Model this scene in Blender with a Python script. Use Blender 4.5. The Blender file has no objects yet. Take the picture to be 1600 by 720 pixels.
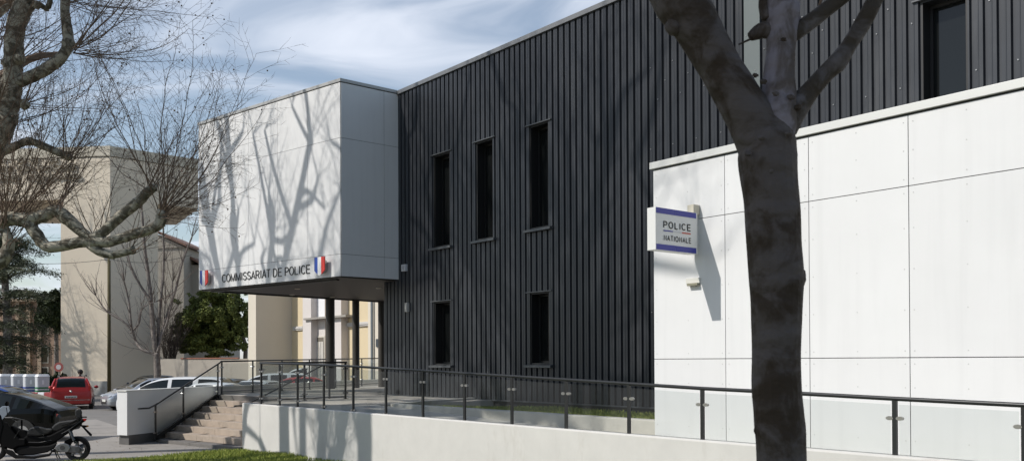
import bpy, math, random
from mathutils import Vector, Matrix
R = math.radians
C = bpy.context.scene.collection
sc = bpy.context.scene

# ------------------------------------------------------------------ camera model
F, CY, PITCH, ROLL, H = 1417.06, 551.3155, .0085, -.0046, 2.2
aA, aC = .6868, .8757
uA = Vector((-math.sin(aA), math.cos(aA), 0)); nB = Vector((math.cos(aA), math.sin(aA), 0))
uC = Vector((-math.sin(aC), math.cos(aC), 0)); nC = Vector((math.cos(aC), math.sin(aC), 0))
EYE = Vector((0, 0, H)); ZUP = Vector((0, 0, 1))

def W(s, t, z=0.0): return uA*s + nB*t + ZUP*z        # frame of the main building
def V(u, n, z=0.0): return uC*u + nC*n + ZUP*z        # frame of the entrance block and steps
def ray(px, py):
    X, Y = (px-800)/F, (py-CY)/F
    cr, sr = math.cos(ROLL), math.sin(ROLL)
    xc = X*cr+Y*sr; yc = -X*sr+Y*cr
    c, s = math.cos(PITCH), math.sin(PITCH)
    return Vector((xc, c+s*yc, s-c*yc))
def at(px, py, Y):
    r = ray(px, py); return EYE + r*(Y/r.y)
def onz(px, py, z):
    r = ray(px, py); return EYE + r*((z-H)/r.z)
def on_plane(px, py, n, d):
    r = ray(px, py); return EYE + r*(d/(r.dot(n)))

cam = bpy.data.cameras.new('camera'); co = bpy.data.objects.new('camera', cam); C.objects.link(co)
sc.camera = co
fwd = Vector((0, math.cos(PITCH), math.sin(PITCH))); right = Vector((1, 0, 0)); down = right.cross(fwd)*-1
down = fwd.cross(right)
up = -down if down.z < 0 else down
up = right.cross(fwd)
cr, sr = math.cos(ROLL), math.sin(ROLL)
# image x axis / up axis in world after the roll
ix = right*cr - (-up)*(-sr)*-1
xr = right*cr + up*sr*-1*-1
# image X = xc*cr - yc*sr ; Y(down) = xc*sr + yc*cr
imx = right*cr - (-up)*sr
imd = right*sr + (-up)*cr
m = Matrix((imx, -imd, -fwd)).transposed().to_4x4(); m.translation = EYE
co.matrix_world = m
cam.sensor_width = 36; cam.lens = F/1600*36
cam.shift_y = (CY-360)/1600
cam.clip_start = .05; cam.clip_end = 3000
cam.dof.use_dof = True; cam.dof.focus_distance = 19; cam.dof.aperture_fstop = 4.5

# ------------------------------------------------------------------ mesh helper
class MB:
    def __init__(s): s.v = []; s.f = []; s.uvs = None
    def add(s, vs, fs):
        b = len(s.v); s.v += [Vector(p) for p in vs]; s.f += [tuple(i+b for i in f) for f in fs]; return s
    def quad(s, a, b, c, d): return s.add((a, b, c, d), ((0, 1, 2, 3),))
    def hexa(s, lo, hi):           # two rings of equal length, closed solid
        n = len(lo)
        return s.add(list(lo)+list(hi), [tuple(range(n))[::-1], tuple(range(n, 2*n))] + [(i, (i+1) % n, n+(i+1) % n, n+i) for i in range(n)])
    def box(s, o, ax, ay, az):     # corner and three edge vectors
        o, ax, ay, az = map(Vector, (o, ax, ay, az))
        return s.hexa([o, o+ax, o+ax+ay, o+ay], [o+az, o+ax+az, o+ax+ay+az, o+ay+az])
    def cbox(s, c, ax, ay, az): 
        c, ax, ay, az = map(Vector, (c, ax, ay, az)); return s.box(c-ax/2-ay/2-az/2, ax, ay, az)
    def prism(s, pts, z0, z1): return s.hexa([Vector((p[0], p[1], z0)) for p in pts], [Vector((p[0], p[1], z1)) for p in pts])
    def tube(s, pts, rad, n=6, cap=True, tw=0.0):
        pts = [Vector(p) for p in pts]
        if not hasattr(rad, '__len__'): rad = [rad]*len(pts)
        b = len(s.v); ref = None
        for i, p in enumerate(pts):
            d = (pts[min(i+1, len(pts)-1)]-pts[max(i-1, 0)])
            if d.length < 1e-9: d = ZUP.copy()
            d.normalize()
            if ref is None: ref = d.orthogonal().normalized()
            else:
                ref = ref - d*ref.dot(d)
                ref = ref.normalized() if ref.length > 1e-6 else d.orthogonal().normalized()
            q = d.cross(ref)
            for k in range(n):
                a = 2*math.pi*k/n
                s.v.append(p+(ref*math.cos(a)+q*math.sin(a))*rad[i])
        for i in range(len(pts)-1):
            for k in range(n):
                a0 = b+i*n+k; a1 = b+i*n+(k+1) % n
                s.f.append((a0, a1, a1+n, a0+n))
        if cap and n > 2:
            s.f.append(tuple(range(b+n-1, b-1, -1))); e = b+(len(pts)-1)*n; s.f.append(tuple(range(e, e+n)))
        return s
    def cyl(s, a, b, r, n=16, r2=None): return s.tube([a, b], [r, r if r2 is None else r2], n)
    def ball(s, c, r, n=8, m=6, sq=(1, 1, 1), jit=0, rng=None):
        c = Vector(c); vs = []; fs = []
        for j in range(m+1):
            th = math.pi*j/m
            for i in range(n):
                ph = 2*math.pi*i/n
                k = 1+(rng.uniform(-jit, jit) if rng and 0 < j < m else 0)
                vs.append(c+Vector((math.sin(th)*math.cos(ph)*r*sq[0]*k, math.sin(th)*math.sin(ph)*r*sq[1]*k, math.cos(th)*r*sq[2]*k)))
        for j in range(m):
            for i in range(n):
                fs.append((j*n+i, (j+1)*n+i, (j+1)*n+(i+1) % n, j*n+(i+1) % n))
        return s.add(vs, fs)
    def build(s, name, mat, parent=None, local=False, smooth=False, bevel=0, xf=None):
        me = bpy.data.meshes.new(name)
        off = Vector((0, 0, 0))
        if parent is not None and not local:
            off = parent['_o'] if '_o' in parent else (0, 0, 0)
            off = Vector(off)
        me.from_pydata([tuple(v-off) for v in s.v], [], s.f)
        me.validate(); me.update()
        if smooth:
            for p in me.polygons: p.use_smooth = True
        o = bpy.data.objects.new(name, me); C.objects.link(o)
        if parent is not None:
            o.parent = parent; o['_o'] = tuple(off)
        if mat: me.materials.append(mat)
        if bevel:
            md = o.modifiers.new('bevel', 'BEVEL'); md.width = bevel; md.segments = 2; md.limit_method = 'ANGLE'; md.angle_limit = R(35)
        return o

def merge_as(o, mb, m_):
    """adds the faces of mb to object o with material m_"""
    me = o.data; off = Vector(o['_o']) if '_o' in o else Vector()
    vs = [v.co.copy() for v in me.vertices]; fs = [tuple(p.vertices) for p in me.polygons]; n0 = len(fs); b0 = len(vs)
    me.clear_geometry(); me.from_pydata([tuple(v) for v in vs]+[tuple(v-off) for v in mb.v], [], fs+[tuple(i+b0 for i in f) for f in mb.f]); me.update()
    me.materials.append(m_)
    for i, p in enumerate(me.polygons): p.material_index = 1 if i >= n0 else 0
def tag(o, label=None, cat=None, group=None, kind=None):
    if label: o['label'] = label
    if cat: o['category'] = cat
    if group: o['group'] = group
    if kind: o['kind'] = kind
    return o
def thing(name, loc, label, cat, group=None, rz=0.0):
    o = bpy.data.objects.new(name, None); C.objects.link(o)
    o.empty_display_size = .2
    o.location = loc; o.rotation_euler = (0, 0, rz); o['_o'] = tuple(loc)
    return tag(o, label, cat, group)
def copy_tree(o, parent=None):
    c = o.copy(); C.objects.link(c); c.parent = parent
    for ch in [x for x in C.objects if x.parent == o]: copy_tree(ch, c)
    return c

# ------------------------------------------------------------------ materials
MATS = {}
def mat(name, col, rough=.6, metal=0.0, spec=.5, bump=None, var=None, coat=0, dirt_dapple=None):
    """bump=(scale, strength, distance); var=(scale, amount) mottling; dirt=(colour, scale, threshold)"""
    if name in MATS: return MATS[name]
    m = bpy.data.materials.new(name); m.use_nodes = True; nt = m.node_tree; b = nt.nodes['Principled BSDF']
    b.inputs['Base Color'].default_value = (*col, 1); b.inputs['Roughness'].default_value = rough
    b.inputs['Metallic'].default_value = metal; b.inputs['Specular IOR Level'].default_value = spec
    if coat: b.inputs['Coat Weight'].default_value = coat; b.inputs['Coat Roughness'].default_value = .06
    L = nt.links.new
    if bump or var or dirt_dapple:
        tc = nt.nodes.new('ShaderNodeTexCoord')
    src = None
    if var:
        n = nt.nodes.new('ShaderNodeTexNoise'); n.inputs['Scale'].default_value = var[0]; n.inputs['Detail'].default_value = 6; n.inputs['Roughness'].default_value = .65
        L(tc.outputs['Object'], n.inputs['Vector'])
        rm = nt.nodes.new('ShaderNodeMapRange'); rm.inputs[1].default_value = .3; rm.inputs[2].default_value = .7
        rm.inputs[3].default_value = 1-var[1]; rm.inputs[4].default_value = 1+var[1]; L(n.outputs['Fac'], rm.inputs[0])
        mx = nt.nodes.new('ShaderNodeVectorMath'); mx.operation = 'SCALE'; mx.inputs[0].default_value = col; L(rm.outputs[0], mx.inputs['Scale'])
        src = mx.outputs[0]
    if dirt_dapple:
        n = nt.nodes.new('ShaderNodeTexNoise'); n.inputs['Scale'].default_value = dirt_dapple[1]; n.inputs['Detail'].default_value = 8; n.inputs['Roughness'].default_value = .7
        mp = nt.nodes.new('ShaderNodeMapping'); mp.inputs['Scale'].default_value = dirt_dapple[3] if len(dirt_dapple) > 3 else (1, 1, 1)
        L(tc.outputs['Object'], mp.inputs[0]); L(mp.outputs[0], n.inputs['Vector'])
        rm = nt.nodes.new('ShaderNodeMapRange'); rm.inputs[1].default_value = dirt_dapple[2]; rm.inputs[2].default_value = dirt_dapple[2]+.2; L(n.outputs['Fac'], rm.inputs[0])
        mx = nt.nodes.new('ShaderNodeMix'); mx.data_type = 'RGBA'
        L(rm.outputs[0], mx.inputs[0])
        if src: L(src, mx.inputs[6])
        else: mx.inputs[6].default_value = (*col, 1)
        mx.inputs[7].default_value = (*dirt_dapple[0], 1); src = mx.outputs[2]
    if src: L(src, b.inputs['Base Color'])
    if bump:
        n = nt.nodes.new('ShaderNodeTexNoise'); n.inputs['Scale'].default_value = bump[0]; n.inputs['Detail'].default_value = 5
        L(tc.outputs['Object'], n.inputs['Vector'])
        bp = nt.nodes.new('ShaderNodeBump'); bp.inputs['Strength'].default_value = bump[1]; bp.inputs['Distance'].default_value = bump[2] if len(bump) > 2 else .01
        L(n.outputs['Fac'], bp.inputs['Height']); L(bp.outputs[0], b.inputs['Normal'])
    MATS[name] = m; return m
def glass_mat(name, tint, refl=.9, mix=None):
    m = bpy.data.materials.new(name); m.use_nodes = True; nt = m.node_tree
    for n in list(nt.nodes): nt.nodes.remove(n)
    o = nt.nodes.new('ShaderNodeOutputMaterial'); t = nt.nodes.new('ShaderNodeBsdfTransparent'); g = nt.nodes.new('ShaderNodeBsdfGlossy')
    t.inputs[0].default_value = (*tint, 1); g.inputs['Roughness'].default_value = .02; g.inputs[0].default_value = (refl, refl, refl, 1)
    fr = nt.nodes.new('ShaderNodeFresnel'); fr.inputs[0].default_value = 1.5
    ms = nt.nodes.new('ShaderNodeMixShader')
    nt.links.new(fr.outputs[0], ms.inputs[0])
    nt.links.new(t.outputs[0], ms.inputs[1]); nt.links.new(g.outputs[0], ms.inputs[2])
    out = ms.outputs[0]
    if mix:      # thin film of dust
        d = nt.nodes.new('ShaderNodeBsdfDiffuse'); d.inputs[0].default_value = (*mix[0], 1)
        m2 = nt.nodes.new('ShaderNodeMixShader'); m2.inputs[0].default_value = mix[1]
        nt.links.new(out, m2.inputs[1]); nt.links.new(d.outputs[0], m2.inputs[2]); out = m2.outputs[0]
    nt.links.new(out, o.inputs[0])
    return m

M_white = mat('white_panel', (.685, .685, .68), .45, bump=(3, .04, .02), var=(.8, .025))
M_wallwhite = mat('white_render', (.56, .545, .515), .85, bump=(60, .25, .004), var=(2.2, .05), dirt_dapple=((.44, .415, .375), 1.6, .57, (1, 1, .35)))
M_coping = mat('grey_metal_coping', (.42, .42, .41), .45, .3)
M_wcoping = mat('white_metal_coping', (.64, .64, .61), .4, .1)
def tone(m, amt, streak):
    nt = m.node_tree; b = nt.nodes['Principled BSDF']; L = nt.links.new; src = b.inputs['Base Color'].links[0].from_socket
    g = nt.nodes.new('ShaderNodeNewGeometry'); r1 = nt.nodes.new('ShaderNodeMapRange'); r1.inputs[3].default_value = 1-amt; r1.inputs[4].default_value = 1+amt; L(g.outputs['Random Per Island'], r1.inputs[0])
    tc = nt.nodes.new('ShaderNodeTexCoord'); mp = nt.nodes.new('ShaderNodeMapping'); mp.inputs['Scale'].default_value = (5, 5, .25); n = nt.nodes.new('ShaderNodeTexNoise'); n.inputs['Scale'].default_value = 1.6; n.inputs['Detail'].default_value = 7
    L(tc.outputs['Object'], mp.inputs[0]); L(mp.outputs[0], n.inputs[0]); r2 = nt.nodes.new('ShaderNodeMapRange'); r2.inputs[1].default_value = .5; r2.inputs[2].default_value = .8; r2.inputs[3].default_value = 1; r2.inputs[4].default_value = 1-streak; L(n.outputs[0], r2.inputs[0])
    mm = nt.nodes.new('ShaderNodeMath'); mm.operation = 'MULTIPLY'; L(r1.outputs[0], mm.inputs[0]); L(r2.outputs[0], mm.inputs[1])
    v = nt.nodes.new('ShaderNodeVectorMath'); v.operation = 'SCALE'; L(src, v.inputs[0]); L(mm.outputs[0], v.inputs['Scale']); L(v.outputs[0], b.inputs['Base Color'])
tone(M_white, .02, .05)
M_joint = mat('dark_joint', (.03, .03, .03), .9)
M_clad = mat('anthracite_cladding', (.033, .036, .042), .36, .15, var=(1.2, .14), dirt_dapple=((.058, .060, .064), 2.6, .52, (1, 1, .16)))  # lighter upright streaks paint in the sun dapple and uneven sheen between branch shadows
M_clad2 = mat('anthracite_trim', (.085, .09, .095), .4, .3)
M_black = mat('black_void', (.012, .012, .012), .5)
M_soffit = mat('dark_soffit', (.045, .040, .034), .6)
M_rail = mat('black_rail_paint', (.022, .023, .024), .35, .2)
M_steel = mat('brushed_steel', (.42, .41, .40), .32, .9)
M_glass = glass_mat('clear_glass', (.83, .86, .85), mix=((.55, .56, .55), .018))
M_winglass = mat('window_glass', (.008, .009, .009), .08, 0, .4)
M_stone = mat('pink_grey_stone', (.37, .305, .245), .8, bump=(25, .3, .006), var=(3, .12), dirt_dapple=((.17, .135, .11), 2.2, .56))
M_paving = mat('beige_paving', (.48, .435, .375), .85, bump=(40, .3, .004), var=(1.5, .10), dirt_dapple=((.33, .30, .26), .8, .55, (.5, 2, 1)))
M_concrete = mat('concrete', (.50, .475, .425), .85, bump=(30, .25, .005), var=(2, .08), dirt_dapple=((.30, .255, .20), 1.3, .56))
M_curb = mat('dark_stone_riser', (.15, .14, .13), .8, bump=(25, .3, .004), var=(4, .15))
# ------------------------------------------------------------------ sky and sun
SUN = Vector((-.687, -.25, .682)).normalized()
w = bpy.data.worlds.new('World'); sc.world = w; w.use_nodes = True; nt = w.node_tree
bg = nt.nodes['Background']; sky = nt.nodes.new('ShaderNodeTexSky'); sky.sky_type = 'NISHITA'; sky.sun_disc = False
sky.sun_elevation = math.asin(SUN.z); sky.sun_rotation = math.atan2(SUN.x, SUN.y)
sky.air_density = 1.2; sky.dust_density = .6; sky.ozone_density = 1.1
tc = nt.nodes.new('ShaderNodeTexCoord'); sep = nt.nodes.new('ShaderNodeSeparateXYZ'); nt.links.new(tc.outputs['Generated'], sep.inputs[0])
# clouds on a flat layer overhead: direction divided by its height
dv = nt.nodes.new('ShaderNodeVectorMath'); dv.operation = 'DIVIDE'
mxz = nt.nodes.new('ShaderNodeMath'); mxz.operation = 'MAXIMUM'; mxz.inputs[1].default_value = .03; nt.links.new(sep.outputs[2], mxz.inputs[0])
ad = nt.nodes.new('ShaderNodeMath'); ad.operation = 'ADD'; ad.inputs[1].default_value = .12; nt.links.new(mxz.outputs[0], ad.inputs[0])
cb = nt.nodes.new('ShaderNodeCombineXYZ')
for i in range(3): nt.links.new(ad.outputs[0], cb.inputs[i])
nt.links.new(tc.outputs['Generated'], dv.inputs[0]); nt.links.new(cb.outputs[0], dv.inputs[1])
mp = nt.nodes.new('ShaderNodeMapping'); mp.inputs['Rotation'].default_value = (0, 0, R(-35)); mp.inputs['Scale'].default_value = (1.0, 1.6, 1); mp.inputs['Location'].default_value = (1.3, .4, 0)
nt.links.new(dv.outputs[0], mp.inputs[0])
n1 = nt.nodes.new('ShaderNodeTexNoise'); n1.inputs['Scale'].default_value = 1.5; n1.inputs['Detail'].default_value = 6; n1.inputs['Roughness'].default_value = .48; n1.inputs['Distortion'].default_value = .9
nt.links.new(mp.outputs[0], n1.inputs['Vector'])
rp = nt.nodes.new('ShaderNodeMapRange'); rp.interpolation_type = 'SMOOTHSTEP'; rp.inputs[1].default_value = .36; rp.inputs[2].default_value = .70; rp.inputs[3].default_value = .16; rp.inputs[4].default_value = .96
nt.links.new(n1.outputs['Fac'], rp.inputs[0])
mx = nt.nodes.new('ShaderNodeMix'); mx.data_type = 'RGBA'; # cloud veil is thinned behind the camera to cut fill on shaded faces
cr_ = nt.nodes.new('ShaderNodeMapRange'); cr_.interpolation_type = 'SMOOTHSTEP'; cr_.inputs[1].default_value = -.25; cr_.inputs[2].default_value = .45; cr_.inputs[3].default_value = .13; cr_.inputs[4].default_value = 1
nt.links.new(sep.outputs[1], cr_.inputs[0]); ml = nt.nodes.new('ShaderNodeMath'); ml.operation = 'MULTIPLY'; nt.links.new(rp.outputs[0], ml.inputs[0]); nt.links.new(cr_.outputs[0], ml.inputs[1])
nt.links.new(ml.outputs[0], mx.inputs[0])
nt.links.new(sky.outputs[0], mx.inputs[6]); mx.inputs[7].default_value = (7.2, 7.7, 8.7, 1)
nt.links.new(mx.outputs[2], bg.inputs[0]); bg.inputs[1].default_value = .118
sl = bpy.data.lights.new('sun', 'SUN'); so = bpy.data.objects.new('sun', sl); C.objects.link(so)
sl.energy = 4.15; sl.angle = R(.53); sl.color = (1, .955, .895)
so.rotation_euler = SUN.to_track_quat('Z', 'Y').to_euler(); so.location = (-30, -10, 40)
sc.view_settings.view_transform = 'Standard'; sc.view_settings.look = 'None'; sc.view_settings.exposure = 0; sc.view_settings.gamma = 1
sc.view_settings.use_curve_mapping = False
# ------------------------------------------------------------------ ground
g = MB(); g.quad((-900, -300, 0), (900, -300, 0), (900, 1500, 0), (-900, 1500, 0))
M_ground = mat('asphalt_ground', (.17, .16, .148), .9, bump=(30, .3, .004), var=(.25, .10), dirt_dapple=((.115, .11, .105), .5, .52))
tag(g.build('ground', M_ground), kind='structure')
P1, P2 = onz(200, 718, 0), onz(374, 706, 0)
# light footpath before the steps
dd = (P2-P1).normalized()
fp = [P2+dd*.3, P1-dd*14, P1-dd*14+Vector((-3, 2.2, 0)), onz(-60, 668, 0), onz(150, 655, 0), V(24.3, 13.4), V(20, 13.4)]
pv = MB(); pv.prism(fp, -.02, .012); 
M_foot = mat('worn_concrete_path', (.27, .25, .228), .9, bump=(25, .3, .004), var=(.7, .10), dirt_dapple=((.15, .14, .128), .9, .53))
tag(pv.build('pavement', M_foot), kind='structure')
ke = MB(); 
for a, b in ((P2+dd*.2, P1-dd*14),):
    sidev = dd.cross(ZUP)*-.12
    ke.box(a+ZUP*.0, b-a, sidev, ZUP*.05)
tag(ke.build('path_edging', M_concrete), kind='structure')
# raised terrace
TZ = 1.2; TR = 9.0; TD = 14.3; TW = 10.8
ter = [V(19.33, 12.95), W(18.2, TR+.2), W(18.2, TD+.2), W(23.45, TD+.2), W(24.5, 27), V(30.5, 30), V(28.95, 26.6), V(24.98, 15.6), V(19.33, 15.6)]
tb = MB(); tb.prism(ter, .0, TZ)
tag(tb.build('terrace_paving', M_paving), kind='structure')
# paving joints as a thin set of grooves are in the material; ramp
RS0 = 18.2
def rampz(s): return 1.2 if s >= RS0 else (1.2-(RS0-s)*.029 if s > 8 else .9042-(8-s)*.019)
rm = MB()
for a, b in ((RS0, 8), (8, -4)):
    rm.hexa([W(a, TR+.2, 0), W(b, TR+.2, 0), W(b, 10.87, 0), W(a, 10.87, 0)], [W(a, TR+.2, rampz(a)), W(b, TR+.2, rampz(b)), W(b, 10.87, rampz(b)), W(a, 10.87, rampz(a))])
tag(rm.build('ramp_paving', M_concrete), kind='structure')
# low white wall in front of ramp
lw = thing('ramp_wall', W(12, TR), 'long low white rendered wall with rounded top edge below the glass railing', 'wall')
b = MB(); b.hexa([W(21.45, TR, -.2), W(-4, TR, -.2), W(-4, TR+.2, -.2), W(21.25, TR+.2, -.2)], [W(21.45, TR, TZ), W(-4, TR, TZ), W(-4, TR+.2, TZ), W(21.25, TR+.2, TZ)])
b.build('wall_body', M_wallwhite, lw, bevel=.02)
# end wall beside the steps
b = MB(); b.hexa([V(19.45, 12.95, -.2), V(19.45, 15.6, -.2), V(19.25, 15.6, -.2), V(19.25, 13.05, -.2)], [V(19.45, 12.95, TZ-.005), V(19.45, 15.6, TZ-.005), V(19.25, 15.6, TZ-.005), V(19.25, 13.05, TZ-.005)])
b.build('return_wall', M_wallwhite, lw)
# planter
pl = thing('planter', W(14, 10.87), 'low pale concrete planter kerb along the ramp, filled with grass', 'planter')
b = MB(); b.hexa([W(17.5, 10.87, .6), W(9.2, 10.87, .6), W(9.2, 11.07, .6), W(17.5, 11.07, .6)], [W(17.5, 10.87, 1.25), W(9.2, 10.87, 1.25), W(9.2, 11.07, 1.25), W(17.5, 11.07, 1.25)])
b.build('front_kerb', M_concrete, pl, bevel=.02)
pts = []
for k in range(7):
    a = math.pi/2*k/6; pts.append((17.5+.33*math.sin(a), 11.2-.33*math.cos(a)))
inn = []
for k in range(7):
    a = math.pi/2*k/6; inn.append((17.5+.13*math.sin(a), 11.2-.13*math.cos(a)))
b = MB()
for i in range(6):
    q = [pts[i], pts[i+1], inn[i+1], inn[i]]
    b.hexa([W(x, y, .9) for x, y in q], [W(x, y, 1.25) for x, y in q])
b.hexa([W(17.83, 11.2, .9), W(19.1, 14.25, .9), W(18.9, 14.25, .9), W(17.63, 11.2, .9)], [W(17.83, 11.2, 1.25), W(19.1, 14.25, 1.25), W(18.9, 14.25, 1.25), W(17.63, 11.2, 1.25)])
b.build('end_kerb', M_concrete, pl)
M_soil = mat('grassy_soil', (.055, .06, .022), .95, var=(6, .3), dirt_dapple=((.10, .085, .05), 3, .58))
b = MB(); b.prism([W(9.2, 11.07), W(17.5, 11.07), W(17.75, 11.4), W(18.9, 14.25), W(18.9, 14.4), W(9.2, 14.4)], .6, 1.06)
b.build('soil', M_soil, pl)

# ------------------------------------------------------------------ police station
ps = thing('police_station', W(14, TD+6), 'dark ribbed metal police station with white entrance block and white annex', 'building')
PITCHR = .20
opens = [(20.03, 20.78, 2.10, 3.835), (20.03, 20.78, 5.33, 7.88), (18.13, 18.84, 5.33, 7.88), (16.0, 16.69, 2.11, 3.835), (16.0, 16.69, 5.37, 7.87), (6.30, 7.04, 5.33, 7.92)]
prof = [(0, .004), (.040, .004), (.048, -.045), (.100, -.045), (.105, -.051), (.115, -.051), (.120, -.045), (.178, -.045), (.190, .004)]
ss = []
s = 23.45; k = 0
while s > -4:
    for a, d in prof: ss.append((s-a, d))
    s -= PITCHR
def dep(x):
    for i in range(len(ss)-1):
        if ss[i][0] >= x >= ss[i+1][0]:
            if ss[i][0]-ss[i+1][0] < 1e-9: return ss[i][1]
            f = (ss[i][0]-x)/(ss[i][0]-ss[i+1][0]); return ss[i][1]*(1-f)+ss[i+1][1]*f
    return 0
flat = (10.07, 10.42)
extra = []
for o in opens: extra += [(o[0], None), (o[1], None)]
extra += [(flat[0], None), (flat[1], None)]
for e, _ in extra: ss.append((e, dep(e)))
ss.sort(key=lambda q: -q[0])
clad = MB(); ZT = 9.99; ZB = 1.22
for i in range(len(ss)-1):
    (a, da), (b_, db) = ss[i], ss[i+1]
    if a-b_ < 1e-6: continue
    mid = (a+b_)/2
    if flat[0] < mid < flat[1]: iv = [(ZB, 5.0)]
    else:
        iv = [(ZB, ZT)]
        for o in opens:
            if o[0] < mid < o[1]:
                new = []
                for z0, z1 in iv:
                    if o[2] > z0 and o[3] < z1: new += [(z0, o[2]), (o[3], z1)]
                    else: new.append((z0, z1))
                iv = new
    for z0, z1 in iv:
        clad.quad(W(a, TD+da, z0), W(b_, TD+db, z0), W(b_, TD+db, z1), W(a, TD+da, z1))
clo = clad.build('metal_cladding', M_clad, ps)
b = MB(); b.box(W(flat[0], TD-.052, 5.0), uA*(flat[1]-flat[0]), nB*.05, ZUP*(ZT-5.0))
b.build('cover_panel', mat('grey_green_panel', (.12, .14, .14), .5, .1), ps)
# screws on the ribs: rows of small heads
b = MB(); rnd = random.Random(4)
i = 0; s = 23.45
while s > 1:
    if s < 13:
        for z in (2.5, 4.2, 5.9, 7.6, 9.3):
            zz = z+(i % 3)*.35; x = s-.08
            if not any(o[0]-.05 < x < o[1]+.05 and o[2]-.1 < zz < o[3]+.1 for o in opens):
                b.cbox(W(x, TD-.05, zz), uA*.018, nB*.016, ZUP*.018)
    s -= PITCHR; i += 1
merge_as(clo, b, M_steel)
# masonry body behind the cladding, with holes for windows: slabs between openings
b = MB()
cuts = sorted({23.4, -4} | {o[0] for o in opens} | {o[1] for o in opens}, reverse=True)
for a, c in zip(cuts, cuts[1:]):
    mid = (a+c)/2; iv = [(0, 9.95)]
    for o in opens:
        if o[0] < mid < o[1]:
            new = []
            for z0, z1 in iv:
                if o[2] >= z0 and o[3] <= z1: new += [(z0, o[2]), (o[3], z1)]
                else: new.append((z0, z1))
            iv = new
    for z0, z1 in iv: b.box(W(c, TD+.012, z0), uA*(a-c), nB*.38, ZUP*(z1-z0))
b.build('inner_wall', M_joint, ps)
b = MB(); b.box(W(-4, TD+.40, 0), uA*27.4, nB*14, ZUP*9.93); b.build('rear_volume', M_clad, ps)
b = MB(); b.box(W(-4, TD-.07, ZB-.03), uA*27.5, nB*.085, ZUP*.028); b.build('base_flashing', M_clad2, ps)
b = MB(); b.box(W(-4, TD-.09, 9.995), uA*27.5, nB*.5, ZUP*.115); b.build('roof_coping', mat('roof_coping_metal', (.20, .205, .21), .4, .4), ps, bevel=.006)
for o in opens:
    wn = MB(); d = .30
    s0, s1, z0, z1 = o; t = .035
    for q in ((s0, z0, s1-s0, t), (s0, z1-t, s1-s0, t)): wn.box(W(q[0], TD-.02, q[1]), uA*q[2], nB*(d+.02), ZUP*q[3])
    for x in (s0, s1-t): wn.box(W(x, TD-.02, z0+t), uA*t, nB*(d+.02), ZUP*(z1-z0-2*t))
    wo = wn.build('window', M_black, ps); wo['_o'] = ps['_o']
    MB().box(W(s0+t, TD+d-.05, z0+t), uA*(s1-s0-2*t), nB*.02, ZUP*(z1-z0-2*t)).build('pane', M_winglass, wo)
    f = MB()
    for q in ((s0+t, z0+t, s1-s0-2*t, .05), (s0+t, z1-t-.05, s1-s0-2*t, .05)): f.box(W(q[0], TD+d-.09, q[1]), uA*q[2], nB*.035, ZUP*q[3])
    for x in (s0+t, s1-t-.05): f.box(W(x, TD+d-.09, z0+t+.05), uA*.05, nB*.035, ZUP*(z1-z0-2*t-.1))
    f.build('frame', M_black, wo)
    MB().box(W(s0-.12, TD-.085, z1+.002), uA*(s1-s0+.24), nB*.095, ZUP*.024).build('lintel', mat('lintel_metal', (.11, .115, .12), .4, .4), wo)
    MB().hexa([W(s0-.14, TD-.14, z0-.075), W(s1+.14, TD-.14, z0-.075), W(s1+.14, TD-.02, z0-.075), W(s0-.14, TD-.02, z0-.075)],
              [W(s0-.14, TD-.14, z0-.018), W(s1+.14, TD-.14, z0-.018), W(s1+.14, TD-.02, z0-.002), W(s0-.14, TD-.02, z0-.002)]).build('sill', mat('sill_metal', (.10, .105, .11), .4, .4), wo)

def panels(mb, org, du, dn, us, zs, gap=.010, th=.012, cu=None):
    """cladding sheets: us, zs are joint positions along du and up; sheets sit th proud of org plane (dn = inward normal)"""
    for a, c in zip(us, us[1:]):
        for z0, z1 in zip(zs, zs[1:]):
            mb.box(org+du*(a+gap/2)-dn*th+ZUP*(z0+gap/2), du*(c-a-gap), dn*(th-.001), ZUP*(z1-z0-gap))
# entrance block, turned against the main wall
SB = 22.615; CB = 16.4026; U0 = 19.889; U1 = 27.14; ZL, ZH = 4.585, 10.03
eb_o = V(U0, CB)
cor = V(U0, CB)                                         # front corner
j_side = cor + nB*((TD)-cor.dot(nB))                    # where its side meets the dark wall
b = MB()
core = [V(U0, CB+.012)+nB*.0-uA*0+uC*.012, V(U1-.012, CB+.012), V(U1-.012, 24.6), V(U0+3.2, 24.6), j_side+nB*1.2+uA*.012, j_side+uA*.012]
b.prism(core, ZL+.04, ZH-.01)
ebk = b.build('entrance_block', M_joint, ps)
b = MB(); panels(b, V(0, CB), uC, nC, [U0, 21.36, 22.805, 24.30, 25.765, U1], [ZL, 5.209, 8.46, ZH-.015]); b.build('front_panel_cladding', M_white, ebk)
b = MB(); sd = (cor).dot(nB)
panels(b, W(SB, 0)-ZUP*0, nB, uA, [sd+.002, 13.78, TD], [ZL, 5.209, 8.46, ZH-.015]); b.build('side_panel_cladding', M_white, ebk)
b = MB(); panels(b, V(U1, 0), nC, -uC, [CB+.01, 18.0, 19.6, 21.2, 22.8, 24.6], [ZL, 5.209, 8.46, ZH-.015]); b.build('end_panel_cladding', M_white, ebk)
b = MB()
o1 = [V(U1+.03, CB-.04), V(U0-.03, CB-.04)+uA*0, j_side-uA*.04-nB*.02, j_side+nB*.7, V(U1+.03, CB+.5)]
c0 = V(U0, CB)-nC*.035; 
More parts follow.
